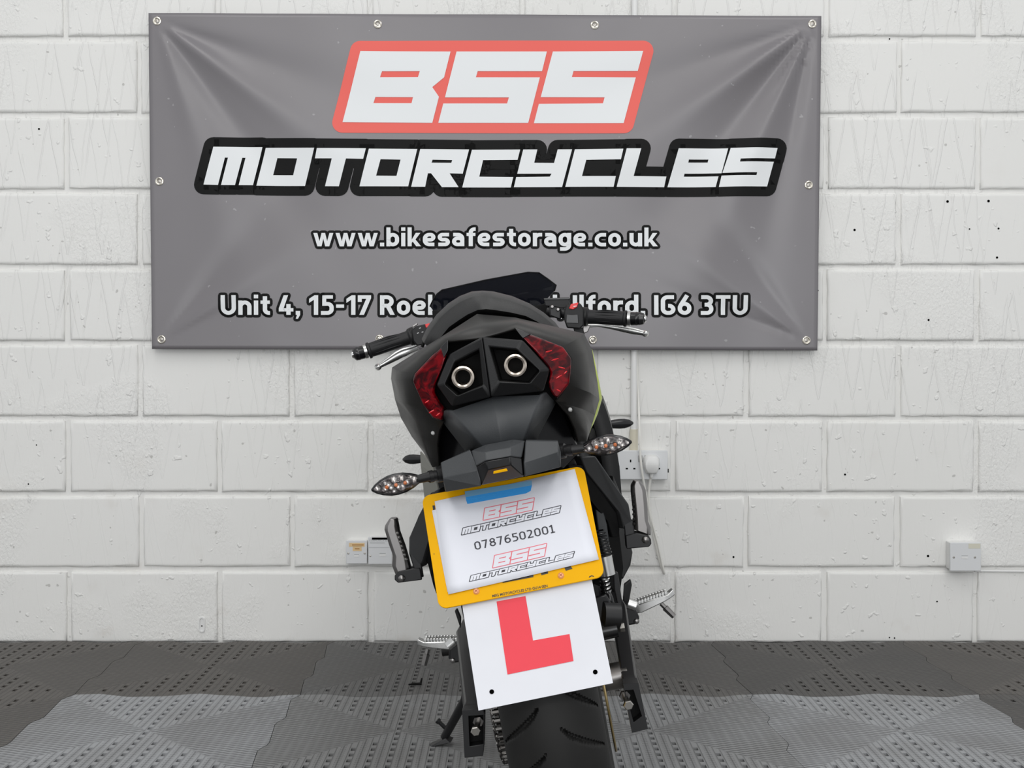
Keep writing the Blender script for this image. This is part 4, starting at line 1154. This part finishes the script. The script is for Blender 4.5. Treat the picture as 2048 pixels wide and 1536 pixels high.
# screen + nose
SC = [(860, 613), (866, 600), (874, 588), (884, 580), (971, 560), (1056, 544.5), (1078, 545.5), (1096, 558), (1112.5, 570.5), (1109, 582), (1092, 600), (1080, 628), (985, 640), (880, 640)]
P = BL(SC, 1.02)
cx = sum(p.x for p in P) / len(P); zb = min(p.z for p in P); zt = max(p.z for p in P)
P = [B(px, py, 1.00 + .10 * (1 - (pp_.z - zb) / (zt - zb))) for (px, py), pp_ in zip(SC, P)]
bm = bmesh.new(); bm_prism(bm, P, (0, .004, .0)); screen = plabel(finish('windscreen', bm, 'screen_tint', bike, bevel=.001), 'dark smoked plastic windscreen')
tube('screen_edge', [p + V((0, -.001, 0)) for p in P[:10]], .0016, 'black_gloss', screen, seg=6)
NB_ = [(864, 620), (866, 655), (950, 642), (1050, 636), (1095, 630), (1112, 600), (1104, 603), (1000, 628)]
prism('dash_panel', BL(NB_, .98), (0, .06, 0), 'black_deep', bike, bevel=.003)
loft('nose_fairing', [ring(1.04, .15, .90, .66), ring(1.14, .13, .88, .66), ring(1.25, .07, .82, .68)], 'black_paint', bike, smooth=60)
box('headlamp', (0, 1.245, .745), (.11, .03, .05), 'clear_lens', bike, bevel=.006)

# ---- handlebars
YB = .87
def bar_side(s):
    if s > 0: pin, pa, pb, pend = B(1096, 622, YB + .03), B(1168, 633, YB), B(1254, 637.5, YB - .02), B(1290, 637.5, YB - .028)
    else: pin, pa, pb, pend = B(905, 652, YB + .03), B(826, 672.5, YB), B(735, 702, YB - .02), B(706, 710, YB - .028)
    ax = (pb - pa).normalized(); ex = (pend - pb).normalized()
    tube('handlebar_tube', [pin, pa, pb], .0115, 'satin_black_metal', bike, seg=14)
    gl = (pb - pa).length
    gr = lathe('grip', [(.0158, 0), (.0205, .002), (.0205, .008), (.0165, .012), (.0158, gl * .3), (.0166, gl * .55), (.0170, gl * .8), (.0166, gl - .008), (.019, gl - .006), (.019, gl - .001), (.014, gl)], pa, ax, 'grip_rubber', bike, seg=20)
    u_, v_ = frame_of(ax)
    for k in range(6):   # moulded ribs
        ang = -1.2 + k * .5
        d0 = (V((0, -1, 0)) * math.cos(ang) + V((0, 0, 1)) * math.sin(ang)); d0 = (d0 - ax * d0.dot(ax)).normalized()
        tube('grip_rib', [pa + ax * gl * .22 + d0 * .0150, pa + ax * gl * .5 + d0 * .0168 + v_ * .001, pa + ax * gl * .86 + d0 * .0166], [.0006, .0014, .0006], 'grip_rubber', gr, seg=5)
    el = (pend - pb).length
    lathe('bar_end_ring', [(.0150, .0), (.0168, .001), (.0168, .0075), (.0150, .0085)], pb + ex * .001, ex, 'alloy', bike, seg=24)
    be = lathe('bar_end_weight', [(.0145, .008), (.0155, .010), (.0152, .020), (.0158, .021), (.0148, .028), (.0152, .029), (.0128, el - .003), (.008, el)], pb, ex, 'black_gloss', bike, seg=20)
    lathe('end_cap', [(0, el + .004), (.0062, el + .0035), (.0088, el + .001), (.0088, el - .003)], pb, ex, 'chrome', be, seg=16)
    return pa, pb, ax
ra, rb, rax = bar_side(1); la, lb, lax = bar_side(-1)
def facing(ax):   # basis: along the bar, up, towards the rider
    up = V((0, 0, 1)); up = (up - ax * up.dot(ax)).normalized(); return up, V((0, -1, 0))
# right switch housing
hs = hull('switch_housing', BL([(1133, 610), (1160, 606), (1168, 618), (1168, 650), (1160, 658), (1134, 656), (1128, 640), (1128, 622)], YB - .025) + BL([(1133, 610), (1162, 608), (1168, 650), (1134, 655)], YB + .02), 'black_plastic', bike, bevel=.003)
prism('switch_panel', BL([(1133, 629), (1156, 629), (1157, 647), (1132, 646)], YB - .0262), (0, .004, 0), 'black_gloss', hs, bevel=.001)
plabel(prism('kill_switch', BL([(1142, 608), (1157, 605), (1154, 614), (1146, 619), (1138, 617)], YB - .030), (0, .012, 0), 'red_switch', hs, bevel=.0012), 'red engine kill switch')
prism('switch_mark', BL([(1147, 612.2), (1153.5, 611.2), (1153, 612.6), (1147, 613.8)], YB - .0306), (0, .0005, 0), 'white_mark', hs)
lathe('throttle_collar', [(.012, -.004), (.022, -.003), (.022, .010), (.016, .012)], ra - rax * .002, rax, 'black_plastic', bike, seg=22)
hull('throttle_cable_guide', BL([(1146, 655), (1166, 655), (1170, 672), (1150, 668)], YB + .0) + BL([(1146, 655), (1166, 655), (1165, 668), (1150, 665)], YB + .03), 'black_plastic', bike, bevel=.002)
# master cylinder + reservoir
hull('brake_reservoir', BL([(1088, 599), (1136, 597), (1140, 600), (1139, 618), (1090, 612)], YB + .02) + BL([(1088, 599), (1138, 597), (1139, 615), (1090, 610)], YB + .07), 'black_plastic', bike, bevel=.002)
prism('reservoir_lid', BL([(1087, 596.5), (1138, 594.5), (1141, 599), (1088, 600)], YB + .018), (0, .055, 0), 'black_gloss', bike, bevel=.001)
hull('bar_clamp', BL([(1098, 612), (1122, 616), (1122, 640), (1100, 632)], YB + .0) + BL([(1098, 612), (1122, 616), (1122, 640), (1100, 632)], YB + .04), 'satin_black_metal', bike, bevel=.003)
for px, py in ((1104.5, 613.5), (1116, 619)):
    lathe('clamp_bolt', [(0, .005), (.003, .0048), (.0042, .003), (.0042, -.004)], B(px, py, YB - .004), (0, -1, 0), 'dark_alloy', bike, seg=12)
# left switch housing
hs = hull('switch_housing', BL([(822, 660), (832, 652), (850, 648), (858, 652), (856, 680), (846, 690), (834, 692), (826, 682)], YB - .025) + BL([(824, 662), (852, 650), (856, 680), (834, 690)], YB + .02), 'black_plastic', bike, bevel=.003)
plabel(prism('hazard_switch', BL([(850, 648.5), (859, 646.5), (861, 652), (852, 656)], YB - .029), (0, .01, 0), 'red_switch', hs, bevel=.001), 'red button')
prism('beam_switch', BL([(824, 651), (834, 645.5), (835.5, 649), (826, 655)], YB - .024), (0, .01, 0), 'dark_alloy', hs, bevel=.001)
for px, py in ((838, 656), (834, 666), (843, 664)):
    prism('switch_mark', BL([(px, py), (px + 3.5, py - 1), (px + 3.8, py), (px + .3, py + 1.2)], YB - .0262), (0, .0005, 0), 'white_mark', hs)
lathe('switch_collar', [(.012, -.004), (.0215, -.003), (.0215, .006), (.016, .008)], la - lax * .002, lax, 'black_plastic', bike, seg=22)
# levers
def lever(pts, y, ws, m):
    P = [B(px, py, y + dy) for px, py, dy in pts]
    C = curve_pts(P, 6); n = len(C); rings = []
    for i, c in enumerate(C):
        t = i / (n - 1) * (len(ws) - 1); k = int(min(t, len(ws) - 2)); w = ws[k] + (ws[k + 1] - ws[k]) * (t - k)
        d = (C[min(i + 1, n - 1)] - C[max(i - 1, 0)]).normalized(); up = V((0, 0, 1)); up = (up - d * up.dot(d)).normalized(); fr = d.cross(up)
        rings.append([c + up * w * math.cos(q) + fr * .0045 * math.sin(q) for q in [2 * math.pi * j / 12 for j in range(12)]])
    o = loft('lever', rings, m, bike, smooth=60)
    lathe('ball_end', [(0, -.0082), (.0056, -.006), (.0082, 0), (.0056, .006), (0, .0082)], C[-1], (0, 1, 0), m, o, seg=14)
    return o
lever([(1174, 652, .03), (1200, 651, .035), (1232, 655, .035), (1262, 661, .03), (1291, 667, .025)], YB, [.005, .004, .006, .0080, .0082, .006], 'alloy')
hull('lever_pivot', BL([(1165, 650), (1182, 650), (1176, 664), (1166, 668)], YB + .02) + BL([(1165, 650), (1182, 650), (1176, 664), (1166, 668)], YB + .035), 'dark_alloy', bike, bevel=.002)
lever([(836, 694, .03), (820, 700, .035), (800, 708, .035), (778, 721, .03), (756, 734, .025)], YB, [.008, .008, .0105, .0100, .0075, .005], 'alloy')

# ---- pillion hangers and folded pegs
def hanger(s):
    if s > 0:
        top_ = [(1160, 912, .02), (1192, 912, .02), (1258, 1008, .10), (1264, 1042, .11), (1262, 1058, .11), (1248, 1058, .11), (1240, 1025, .10), (1175, 945, .03)]
    else:
        top_ = [(880, 975, .02), (858, 990, .03), (838, 1030, .09), (817, 1076, .10), (817, 1108, .11), (836, 1140, .11), (846, 1122, .11), (862, 1060, .08)]
    P = BL(top_)
    o = prism('peg_hanger', P, (-s * .012, .03, 0), 'hanger_grey', bike, bevel=.003)
    # inner web of the casting
    Q = [p + V((-s * .022, .012, -.012)) for p in P]
    prism('hanger_web', Q, (-s * .014, .03, 0), 'black_plastic', o, bevel=.002)
    if s > 0: cl = [(1251, 1071), (1272, 1066), (1296, 1071), (1302, 1078), (1303, 1088), (1298, 1094), (1253, 1098)]
    else: cl = [(840, 1136), (826, 1137), (797, 1143), (789, 1151), (789, 1160), (796, 1166), (844, 1160)]
    pc_ = BL(cl, .105)
    k = prism('peg_clevis', pc_, (0, .006, 0), 'satin_black_metal', bike, bevel=.0015)
    prism('clevis_rear_cheek', [p + V((0, .026, 0)) for p in pc_], (0, .006, 0), 'satin_black_metal', k, bevel=.0015)
    piv = B(1291, 1080, .101) if s > 0 else B(803, 1157, .101)
    lathe('pivot_pin', [(0, .0025), (.0035, .002), (.0055, .0005), (.0058, -.001)], piv, (0, -1, 0), 'dark_alloy', k, seg=16)
    # connecting block
    if s > 0: hull('hanger_foot', BL([(1246, 1030), (1266, 1040), (1270, 1070), (1252, 1096), (1250, 1072)], .108) + BL([(1246, 1030), (1266, 1040), (1270, 1070), (1252, 1096)], .14), 'satin_black_metal', bike, bevel=.002)
    else: hull('hanger_foot', BL([(818, 1106), (838, 1100), (844, 1134), (844, 1158), (828, 1140)], .108) + BL([(818, 1106), (838, 1100), (844, 1134), (844, 1158)], .14), 'satin_black_metal', bike, bevel=.002)
    # peg: outline seen from behind, with a bevelled end
    if s > 0: rings_px = [((1268, 1060), (1302, 1072)), ((1268, 1050), (1302, 1056)), ((1268, 1030), (1297, 1044)), ((1265, 1005), (1295, 1008)), ((1263, 984), (1292, 980)), ((1263, 972), (1288, 972)), ((1269, 962), (1280, 963))]
    else: rings_px = [((790, 1150), (820, 1140)), ((783, 1132), (818, 1132)), ((785, 1112), (815, 1118)), ((777, 1090), (808, 1094)), ((768, 1060), (797, 1064)), ((769, 1052), (795, 1052)), ((778, 1038), (792, 1038))]
    rings = []
    for (a, b) in rings_px:
        A, Bb = B(*a, .110), B(*b, .110); d = .024
        rings.append([A + V((0, .004, 0)), lerp(A, Bb, .2), lerp(A, Bb, .8), Bb + V((0, .004, 0)), Bb + V((0, d, 0)), lerp(A, Bb, .5) + V((0, d + .004, 0)), A + V((0, d, 0))])
    pg = loft('passenger_peg', rings, 'dark_alloy', bike, smooth=30, bevel=.0015)
    if s > 0: ln = [(1268, 1048), (1266, 990)]
    else: ln = [(812, 1118), (795, 1066)]
    a, b = B(*ln[0], .108), B(*ln[1], .108)
    for k_ in range(7):
        c = lerp(a, b, k_ / 6)
        lathe('rubber_stud', [(0, .002), (.0022, .0015), (.0026, -.001)], c, (-s * .5, -1, 0), 'rubber' if s > 0 else 'alloy', pg, seg=8)
hanger(1); hanger(-1)
# slim frame rail / subframe
for s in (-1, 1):
    tube('subframe_rail', [V((s * .07, -.05, .70)), V((s * .10, .2, .64)), V((s * .11, .5, .60))], .012, 'satin_black_metal', bike)
    tube('frame_spar', [V((s * .09, .45, .40)), V((s * .12, .62, .66)), V((s * .10, .95, .80))], .022, 'black_plastic', bike)
# dark casing behind the right hanger
hull('side_cover', BL([(1168, 930, .12), (1215, 990, .16), (1240, 1060, .18), (1248, 1130, .2), (1240, 1190, .2), (1200, 1160, .16), (1180, 1000, .12)]) + [V((.02, .3, .45)), V((.02, .3, .65))], 'black_deep', bike, bevel=.003)
hull('side_cover', BL([(860, 985, .12), (846, 1030, .14), (850, 1110, .18), (870, 1190, .2), (920, 1190, .2), (930, 1000, .12)]) + [V((-.02, .3, .45)), V((-.02, .3, .65))], 'black_deep', bike, bevel=.003)
prism('exhaust_shield', BL([(1186, 985), (1203, 1008), (1214, 1050), (1222, 1110), (1206, 1110), (1196, 1060)], .10), (0, .02, 0), 'grey_plastic', bike, bevel=.002)
hull('engine', [V((s * x, y, z)) for s in (-1, 1) for x, y, z in ((.11, .48, .30), (.11, .48, .45), (.14, .65, .25), (.14, .65, .50), (.12, .9, .28), (.12, .9, .52))], 'satin_black_metal', bike, bevel=.01)
# remote spring, reservoir, brake bits on the right side
sp0, sp1 = B(1196, 1062, .06), B(1212, 1112, .06)
pts = []
for k in range(97):
    t = k / 96; c = lerp(sp0, sp1, t); a = t * 8 * 2 * math.pi; pts.append(c + V((math.cos(a) * .010, math.sin(a) * .010, 0)))
tube('cable_spring', pts, .0016, 'black_gloss', bike, seg=6)
tube('master_cylinder', [B(1208, 1112, .05), B(1216, 1150, .05)], [.013, .012], 'alloy', bike, seg=18)
for k in range(4):
    c0, c1 = lerp(B(1208, 1158, .03), B(1214, 1188, .03), k / 4), lerp(B(1208, 1158, .03), B(1214, 1188, .03), (k + .6) / 4)
    tube('hose_union', [c0, c1], [.0095, .0075], 'chrome', bike, seg=12)
tube('brake_hose', curve_pts([B(1214, 1186, .03), B(1220, 1200, .02), B(1222, 1225, .03), B(1205, 1232, .05)], 6), .006, 'black_gloss', bike, seg=10)
hull('brake_caliper', BL([(1178, 1196, .0), (1212, 1188, .0), (1222, 1205, .0), (1226, 1235, .0), (1200, 1248, .0), (1190, 1246, .0)]) + BL([(1178, 1196, .07), (1212, 1188, .07), (1226, 1235, .07), (1200, 1248, .07)]), 'black_gloss', bike, bevel=.003)
tube('caliper_piston_cap', [B(1206, 1230, -.01), B(1238, 1232, -.005)], [.020, .020], 'satin_black_metal', bike, seg=20)
tube('torque_bush', [B(1204, 1262, -.01), B(1234, 1256, -.01)], [.015, .014], 'black_gloss', bike, seg=18)
tube('bush_bolt', [B(1234, 1256, -.01), B(1240, 1255, -.01), B(1249, 1253.5, -.01)], [.0045, .0075, .0075], 'steel', bike, seg=6, smooth=20)
prism('master_bracket', BL([(1226, 1142), (1236, 1146), (1246, 1215), (1236, 1217), (1228, 1180)], .10), (0, .012, 0), 'satin_black_metal', bike, bevel=.002)
# rider pegs
def rider_peg(s):
    if s > 0: a, b, y, tg = (1252, 1222), (1349, 1188), .44, ((1322, 1207), (1348, 1233))
    else: a, b, y, tg = (938, 1286), (836, 1288), .44, ((856, 1298), (848, 1330))
    A, Bb = B(*a, y), B(*b, y); d = Bb - A; up = V((0, 0, 1)); up = (up - d.normalized() * up.dot(d.normalized())).normalized(); fr = V((0, -1, 0))
    def sec(t, w, h, dz=0.0): c = A + d * t + up * dz; return [c + fr * w * i + up * h * j for i, j in ((1, 1), (1, -1), (-1, -1), (-1, 1))]
    pg = loft('rider_peg', [sec(.16, .014, .008), sec(.28, .017, .009, -.001), sec(.75, .016, .006, .001), sec(.88, .014, .005, .002), sec(1.0, .010, .006, .006)], 'alloy', bike, bevel=.002)
    for k in range(11):
        c = A + d * (.24 + .06 * k) + up * .010
        for i in (-1, 1):
            bm = bmesh.new(); bm_box(bm, c + fr * .0115 * i, (.006, .006, .007)); finish('peg_tooth', bm, 'alloy', pg, bevel=.001)
    t0, t1 = B(*tg[0], y - .01), B(*tg[1], y - .012)
    tube('peg_feeler', [t0, lerp(t0, t1, .3), lerp(t0, t1, .32), t1], [.0045, .0045, .0065, .0055], 'dark_alloy', pg, seg=8, smooth=20)
    cl = B(1246, 1226, y) if s > 0 else B(926, 1296, y)
    hull('peg_bracket', [cl + V((i * .022, j * .02, k * .022)) for i in (-1, 1) for j in (-1, 1) for k in (-1, .8)] + [cl + V((s * .03, -.02, -.012))], 'satin_black_metal', bike, bevel=.004)
    tube('peg_spring', [cl + V((s * .012, -.014, .02)), cl + V((s * .026, -.014, .012))], .011, 'alloy', bike, seg=14)
    lathe('bracket_pin', [(0, .003), (.004, .002), (.006, -.002)], cl + V((s * .022, -.021, -.016)), (0, -1, 0), 'dark_alloy', bike, seg=12)
rider_peg(1); rider_peg(-1)
tube('gear_lever_rubber', [B(884, 1302, .60), B(916, 1298, .60)], .011, 'rubber', bike, seg=14)
# side stand
ft = WZ(886, 1487, .002); ftl = BT @ (ft - BO)
s0, s1 = B(930, 1400, ftl.y - .03), ftl + V((.005, 0, .012))
stand = tube('side_stand', [B(940, 1360, ftl.y - .10), s0, s1], [.011, .010, .009], 'satin_black_metal', bike, seg=10)
hull('stand_foot', [ftl + V((x, y, z)) for x, y, z in ((-.030, -.015, -.000), (-.034, .012, -.000), (.020, -.018, .004), (.024, .015, .004), (-.026, 0, .006), (.010, -.012, .014), (.012, .01, .014))], 'satin_black_metal', stand, bevel=.002)
a, b = B(897, 1462, ftl.y), B(874, 1440, ftl.y)
tube('stand_tang', [a, lerp(a, b, .8), lerp(a, b, .82), b], [.0045, .0045, .0065, .0065], 'satin_black_metal', stand, seg=8)

# ---- rear wheel
RW, TWD = .312, .140
def tyre_mesh(Rw, W_, nseg, tread):
    bm = bmesh.new()
    npf = 150 if tread else 40; prof = []
    for i in range(npf + 1):
        a = (-1 + 2 * i / npf) * R(118); rr = W_ / 2
        x = rr * math.sin(a) if abs(a) < math.pi / 2 else rr * math.copysign(1 - (abs(math.sin(math.pi / 2)) - abs(math.sin(a))) * .8, a)
        h = rr * .92 * math.cos(a)
        prof.append((x, Rw - rr * .92 + h, a))
    rings = []
    for k in range(nseg):
        th = 2 * math.pi * k / nseg; ring_ = []
        for x, r_, a in prof:
            dep = 0.0
            if tread and abs(a) < R(84):
                s = a / R(84); pitch = 2 * math.pi / 32
                for side in (-1, 1):
                    u_ = s * side
                    for (u0, u1, sl, off, wd) in ((.12, .84, .80, .0 + (.5 if side > 0 else 0), .0047),):
                        if u0 < u_ < u1:
                            tt = (u_ - u0) / (u1 - u0); c = off * pitch - sl * pitch * (tt ** .65)
                            dth = ((th - c + pitch / 2) % pitch) - pitch / 2
                            w_ = wd * math.sin(math.pi * min(1, max(0, tt)) ** .7) ** .5 / Rw
                            if abs(dth) < w_: dep = max(dep, .0075 * min(1, (1 - abs(dth) / w_) * 3))
            rr_ = r_ - dep
            ring_.append(V((x, -rr_ * math.cos(th), rr_ * math.sin(th))))
        rings.append(ring_)
    vr = [[bm.verts.new(p) for p in r_] for r_ in rings]
    n = npf + 1
    for k in range(nseg):
        a, b = vr[k], vr[(k + 1) % nseg]
        for i in range(n - 1): bm.faces.new((a[i], a[i + 1], b[i + 1], b[i]))
    return bm
RA_ = V((0, 0, RW))
tyre = finish('rear_tyre', tyre_mesh(RW, TWD, 720, True), 'rubber', bike, smooth=40); tyre.location = RA_
def wheel(name, loc, rim_r, w_, parent):
    rim = lathe(name, [(rim_r + .012, -w_ / 2), (rim_r + .014, -w_ / 2 + .006), (rim_r - .012, -w_ / 2 + .02), (rim_r - .016, 0), (rim_r - .012, w_ / 2 - .02), (rim_r + .014, w_ / 2 - .006), (rim_r + .012, w_ / 2), (rim_r - .008, w_ / 2 - .004), (rim_r - .022, w_ / 2 - .02), (rim_r - .026, 0), (rim_r - .022, -w_ / 2 + .02), (rim_r - .008, -w_ / 2 + .004)], loc, (1, 0, 0), 'satin_black_metal', parent, seg=64, closed=True)
    for k in range(5):
        a = 2 * math.pi * k / 5; d = V((0, math.cos(a), math.sin(a))); e = V((0, -math.sin(a), math.cos(a)))
        hull('spoke', [loc + d * .03 + e * i * .022 + V((j * .03, 0, 0)) for i in (-1, 1) for j in (-1, 1)] + [loc + d * (rim_r - .018) + e * i * .012 + V((j * .012, 0, 0)) for i in (-1, 1) for j in (-1, 1)], 'satin_black_metal', rim, bevel=.003)
    lathe('hub', [(0, -.06), (.034, -.06), (.034, -.03), (.028, 0), (.034, .03), (.034, .06), (0, .06)], loc, (1, 0, 0), 'satin_black_metal', rim, seg=28)
    return rim
wheel('rear_rim', RA_, .216, .10, bike)
dx = B(1203, 1450, -.11).x
lathe('brake_disc', [(.060, -.0018), (.112, -.0018), (.113, 0), (.112, .0018), (.060, .0018)], V((max(.078, dx), 0, RW)), (1, 0, 0), 'brass', bike, seg=60, closed=True)
# wavy edge lugs
tube('rear_axle', [V((-.118, 0, RW)), V((.118, 0, RW))], .010, 'steel', bike, seg=16)
tube('axle_spacer', [V((.075, 0, RW)), V((.108, 0, RW))], .021, 'dark_alloy', bike, seg=22)
# ---- chain and sprocket
CX = -.088
def teeth(name, c, r_, n, w_):
    bm = bmesh.new(); P = []
    for k in range(n * 4):
        a = 2 * math.pi * k / (n * 4); rr_ = r_ + (.004 if k % 4 in (0, 1) else -.004); P.append(c + V((0, math.cos(a) * rr_, math.sin(a) * rr_)))
    bm_prism(bm, [p - V((w_ / 2, 0, 0)) for p in P], (w_, 0, 0)); return finish(name, bm, 'chain_steel', bike)
SR, FR = .098, .034; fc = V((CX, .50, .36)); rc = V((CX, 0, RW))
teeth('rear_sprocket', rc, SR, 44, .006); teeth('front_sprocket', fc, FR, 15, .006)
# chain path: over the rear sprocket, tangents to the front one
path = []; d = (fc - rc); D_ = math.hypot(d.y, d.z); base = math.atan2(d.z, d.y); off = math.acos((SR - FR) / D_)
a0, a1 = base + off, base - off
for k in range(181):
    a = a0 + (2 * math.pi - 2 * off) * k / 180; path.append(rc + V((0, math.cos(a) * SR, math.sin(a) * SR)))
for k in range(61):
    a = a1 + 2 * off * k / 60; path.append(fc + V((0, math.cos(a) * FR, math.sin(a) * FR)))
path.append(path[0]); L_ = [0]
for p, q in zip(path[:-1], path[1:]): L_.append(L_[-1] + (q - p).length)
NL = int(L_[-1] / .0127 / 2) * 2; stepc = L_[-1] / NL
def at_len(s):
    s %= L_[-1]; lo_, hi_ = 0, len(L_) - 1
    while hi_ - lo_ > 1:
        m_ = (lo_ + hi_) // 2
        if L_[m_] <= s: lo_ = m_
        else: hi_ = m_
    t = (s - L_[lo_]) / max(1e-9, L_[hi_] - L_[lo_]); return path[lo_].lerp(path[hi_], t)
chain = bpy.data.objects.new('chain', None); col.objects.link(chain); chain.parent = bike
def link_mesh(outer):
    bm = bmesh.new(); hx = .0078 if outer else .0055
    P = [(math.cos(t) * .0052 + (.00635 if math.cos(t) >= 0 else -.00635), math.sin(t) * .0052 * (1 if abs(math.cos(t)) > .3 else .8)) for t in [2 * math.pi * k / 12 for k in range(12)]]
    for s in (-1, 1):
        bm_prism(bm, [V((s * hx, a, b)) for a, b in P], (s * .0016, 0, 0))
    for e in (-1, 1): bm_lathe(bm, [(0, -hx), (.0042, -hx), (.0042, hx), (0, hx)], (0, e * .00635, 0), (1, 0, 0), 8)
    bmesh.ops.recalc_face_normals(bm, faces=bm.faces[:]); me = bpy.data.meshes.new('link'); bm.to_mesh(me); bm.free(); me.materials.append(MATS['chain_steel']); return me
lm = [link_mesh(True), link_mesh(False)]
for k in range(NL):
    p, q = at_len(k * stepc), at_len((k + 1) * stepc); c = (p + q) / 2
    o = bpy.data.objects.new('link', lm[k % 2]); col.objects.link(o); o.parent = chain; o.location = c
    o.rotation_euler = (math.atan2(q.z - p.z, q.y - p.y), 0, 0)
# ---- swingarm: two box beams with open ends and chain adjusters
def beam(s):
    if s > 0: e = [(1246, 1368), (1277, 1366), (1296, 1458), (1264, 1466)]; w_ = [(1250, 1381), (1267, 1379), (1284, 1432), (1277, 1440), (1267, 1445)]; yb = -.075; bolt = ((1249, 1390), (1256, 1408)); tp_ = [(1226, 1275), (1256, 1262)]
    else: e = [(924, 1421), (967, 1416), (966, 1512), (929, 1516)]; w_ = [(937, 1432), (969, 1430), (968, 1488), (962, 1492), (939, 1493)]; yb = -.075; bolt = ((957, 1441), (952, 1460)); tp_ = [(917, 1290), (948, 1290)]
    P = BL(e, yb); F = [B(tp_[0][0], tp_[0][1], .30), B(tp_[1][0], tp_[1][1], .30)]
    zc = sum(p.z for p in P) / 4; xs_ = sorted(p.x for p in P)
    # beam shell
    fr_ = BL([(1222, 1216), (1252, 1208), (1258, 1262), (1229, 1276)], .34) if s > 0 else BL([(912, 1262), (940, 1256), (948, 1304), (916, 1308)], .34)
    fr2 = [V((p.x * .9, .52, p.z + .01)) for p in fr_]
    o = loft('swingarm_beam', [[p + V((0, .022, 0)) for p in P], [p + V((0, .05, 0)) for p in P], fr_, fr2], 'satin_black_metal', bike, bevel=.003)
    # end frame with window
    bm = bmesh.new(); wi = BL(w_, yb)
    tri = tessellate_polygon([[V((p.x, p.z, 0)) for p in l] for l in (P, wi)]) if s > 9 else None
    # rim as four bars
    c = sum(P, V((0, 0, 0))) / 4
    inn4 = [wi[0], wi[1], wi[2] if s > 0 else wi[2], wi[-1]]
    vo = [bm.verts.new(p) for p in P]; vi = [bm.verts.new(p) for p in inn4]; vob = [bm.verts.new(p + V((0, .03, 0))) for p in P]; vib = [bm.verts.new(p + V((0, .03, 0))) for p in inn4]
    for i in range(4):
        j = (i + 1) % 4
        bm.faces.new((vo[i], vo[j], vi[j], vi[i])); bm.faces.new((vo[i], vob[i], vob[j], vo[j])); bm.faces.new((vi[i], vi[j], vib[j], vib[i]))
    finish('adjuster_frame', bm, 'satin_black_metal', o, bevel=.002)
    prism('adjuster_well', [p + V((0, .021, 0)) for p in inn4], (0, .002, 0), 'black_deep', o)
    a, b = B(*bolt[0], yb + .02), B(*bolt[1], yb - .012); dr = (b - a).normalized()
    bt = tube('adjuster_bolt', [a, b], .0042, 'steel', o, seg=12)
    lathe('bolt_head', [(0, .0065), (.0066, .0065), (.0078, .0052), (.0078, 0), (0, 0)], b, dr, 'steel', bt, seg=6, smooth=20)
    lathe('lock_nut', [(0, .005), (.0085, .005), (.0085, 0), (0, 0)], a, dr, 'dark_alloy', bt, seg=6, smooth=20)
    return P
PR, PL_ = beam(1), beam(-1)
prism('chain_guard', BL([(921, 1210, .16), (933, 1208, .16), (952, 1300, .05), (942, 1308, .05)]), (0, .01, -.01), 'black_plastic', bike, bevel=.002)
prism('heel_guard', BL([(909, 1222, .30), (914, 1217, .30), (922, 1235, .30), (921, 1258, .30)]), (0, .01, 0), 'black_plastic', bike, bevel=.002)
tube('swingarm_pivot', [V((-.12, .52, .37)), V((.12, .52, .37))], .02, 'satin_black_metal', bike, seg=16)
tube('rear_shock', [V((0, .30, .42)), V((0, .36, .68))], .03, 'black_gloss', bike, seg=16)
# hugger over the tyre, hidden behind the plates
bm = bmesh.new(); rings = []
for k in range(13):
    a = R(50 + 75 * k / 12); rr_ = RW + .02
    rings.append([V((x, -math.cos(a) * (rr_ - .25 * x * x / .08), RW + math.sin(a) * (rr_ - .25 * x * x / .08))) for x in (-.08, -.05, 0, .05, .08)])
bm_loft(bm, rings, False, False); o = finish('hugger', bm, 'black_plastic', bike, smooth=50); md = o.modifiers.new('t', 'SOLIDIFY'); md.thickness = .003
# ---- front wheel, fork, mudguard (behind everything, in front of the wall)
FW = V((0, 1.285, .290))
ty = finish('front_tyre', tyre_mesh(.290, .105, 160, False), 'rubber', bike, smooth=40); ty.location = FW
wheel('front_rim', FW, .212, .075, bike)
lathe('front_brake_disc', [(.07, -.002), (.13, -.002), (.13, .002), (.07, .002)], FW + V((-.06, 0, 0)), (1, 0, 0), 'steel', bike, seg=48, closed=True)
for s in (-1, 1):
    t0, t1 = FW + V((s * .085, -.02, 0)), V((s * .085, .97, .86))
    tube('fork_leg', [t0, lerp(t0, t1, .45), lerp(t0, t1, .46), t1], [.026, .026, .020, .020], 'satin_black_metal', bike, seg=18)
bm = bmesh.new(); rings = []
for k in range(11):
    a = R(20 + 110 * k / 10); rr_ = .305
    rings.append([V((x, FW.y + math.cos(a) * (rr_ - 2.5 * x * x), FW.z + math.sin(a) * (rr_ - 2.5 * x * x))) for x in (-.06, -.03, 0, .03, .06)])
bm_loft(bm, rings, False, False); o = finish('front_mudguard', bm, 'black_plastic', bike, smooth=50); md = o.modifiers.new('t', 'SOLIDIFY'); md.thickness = .003
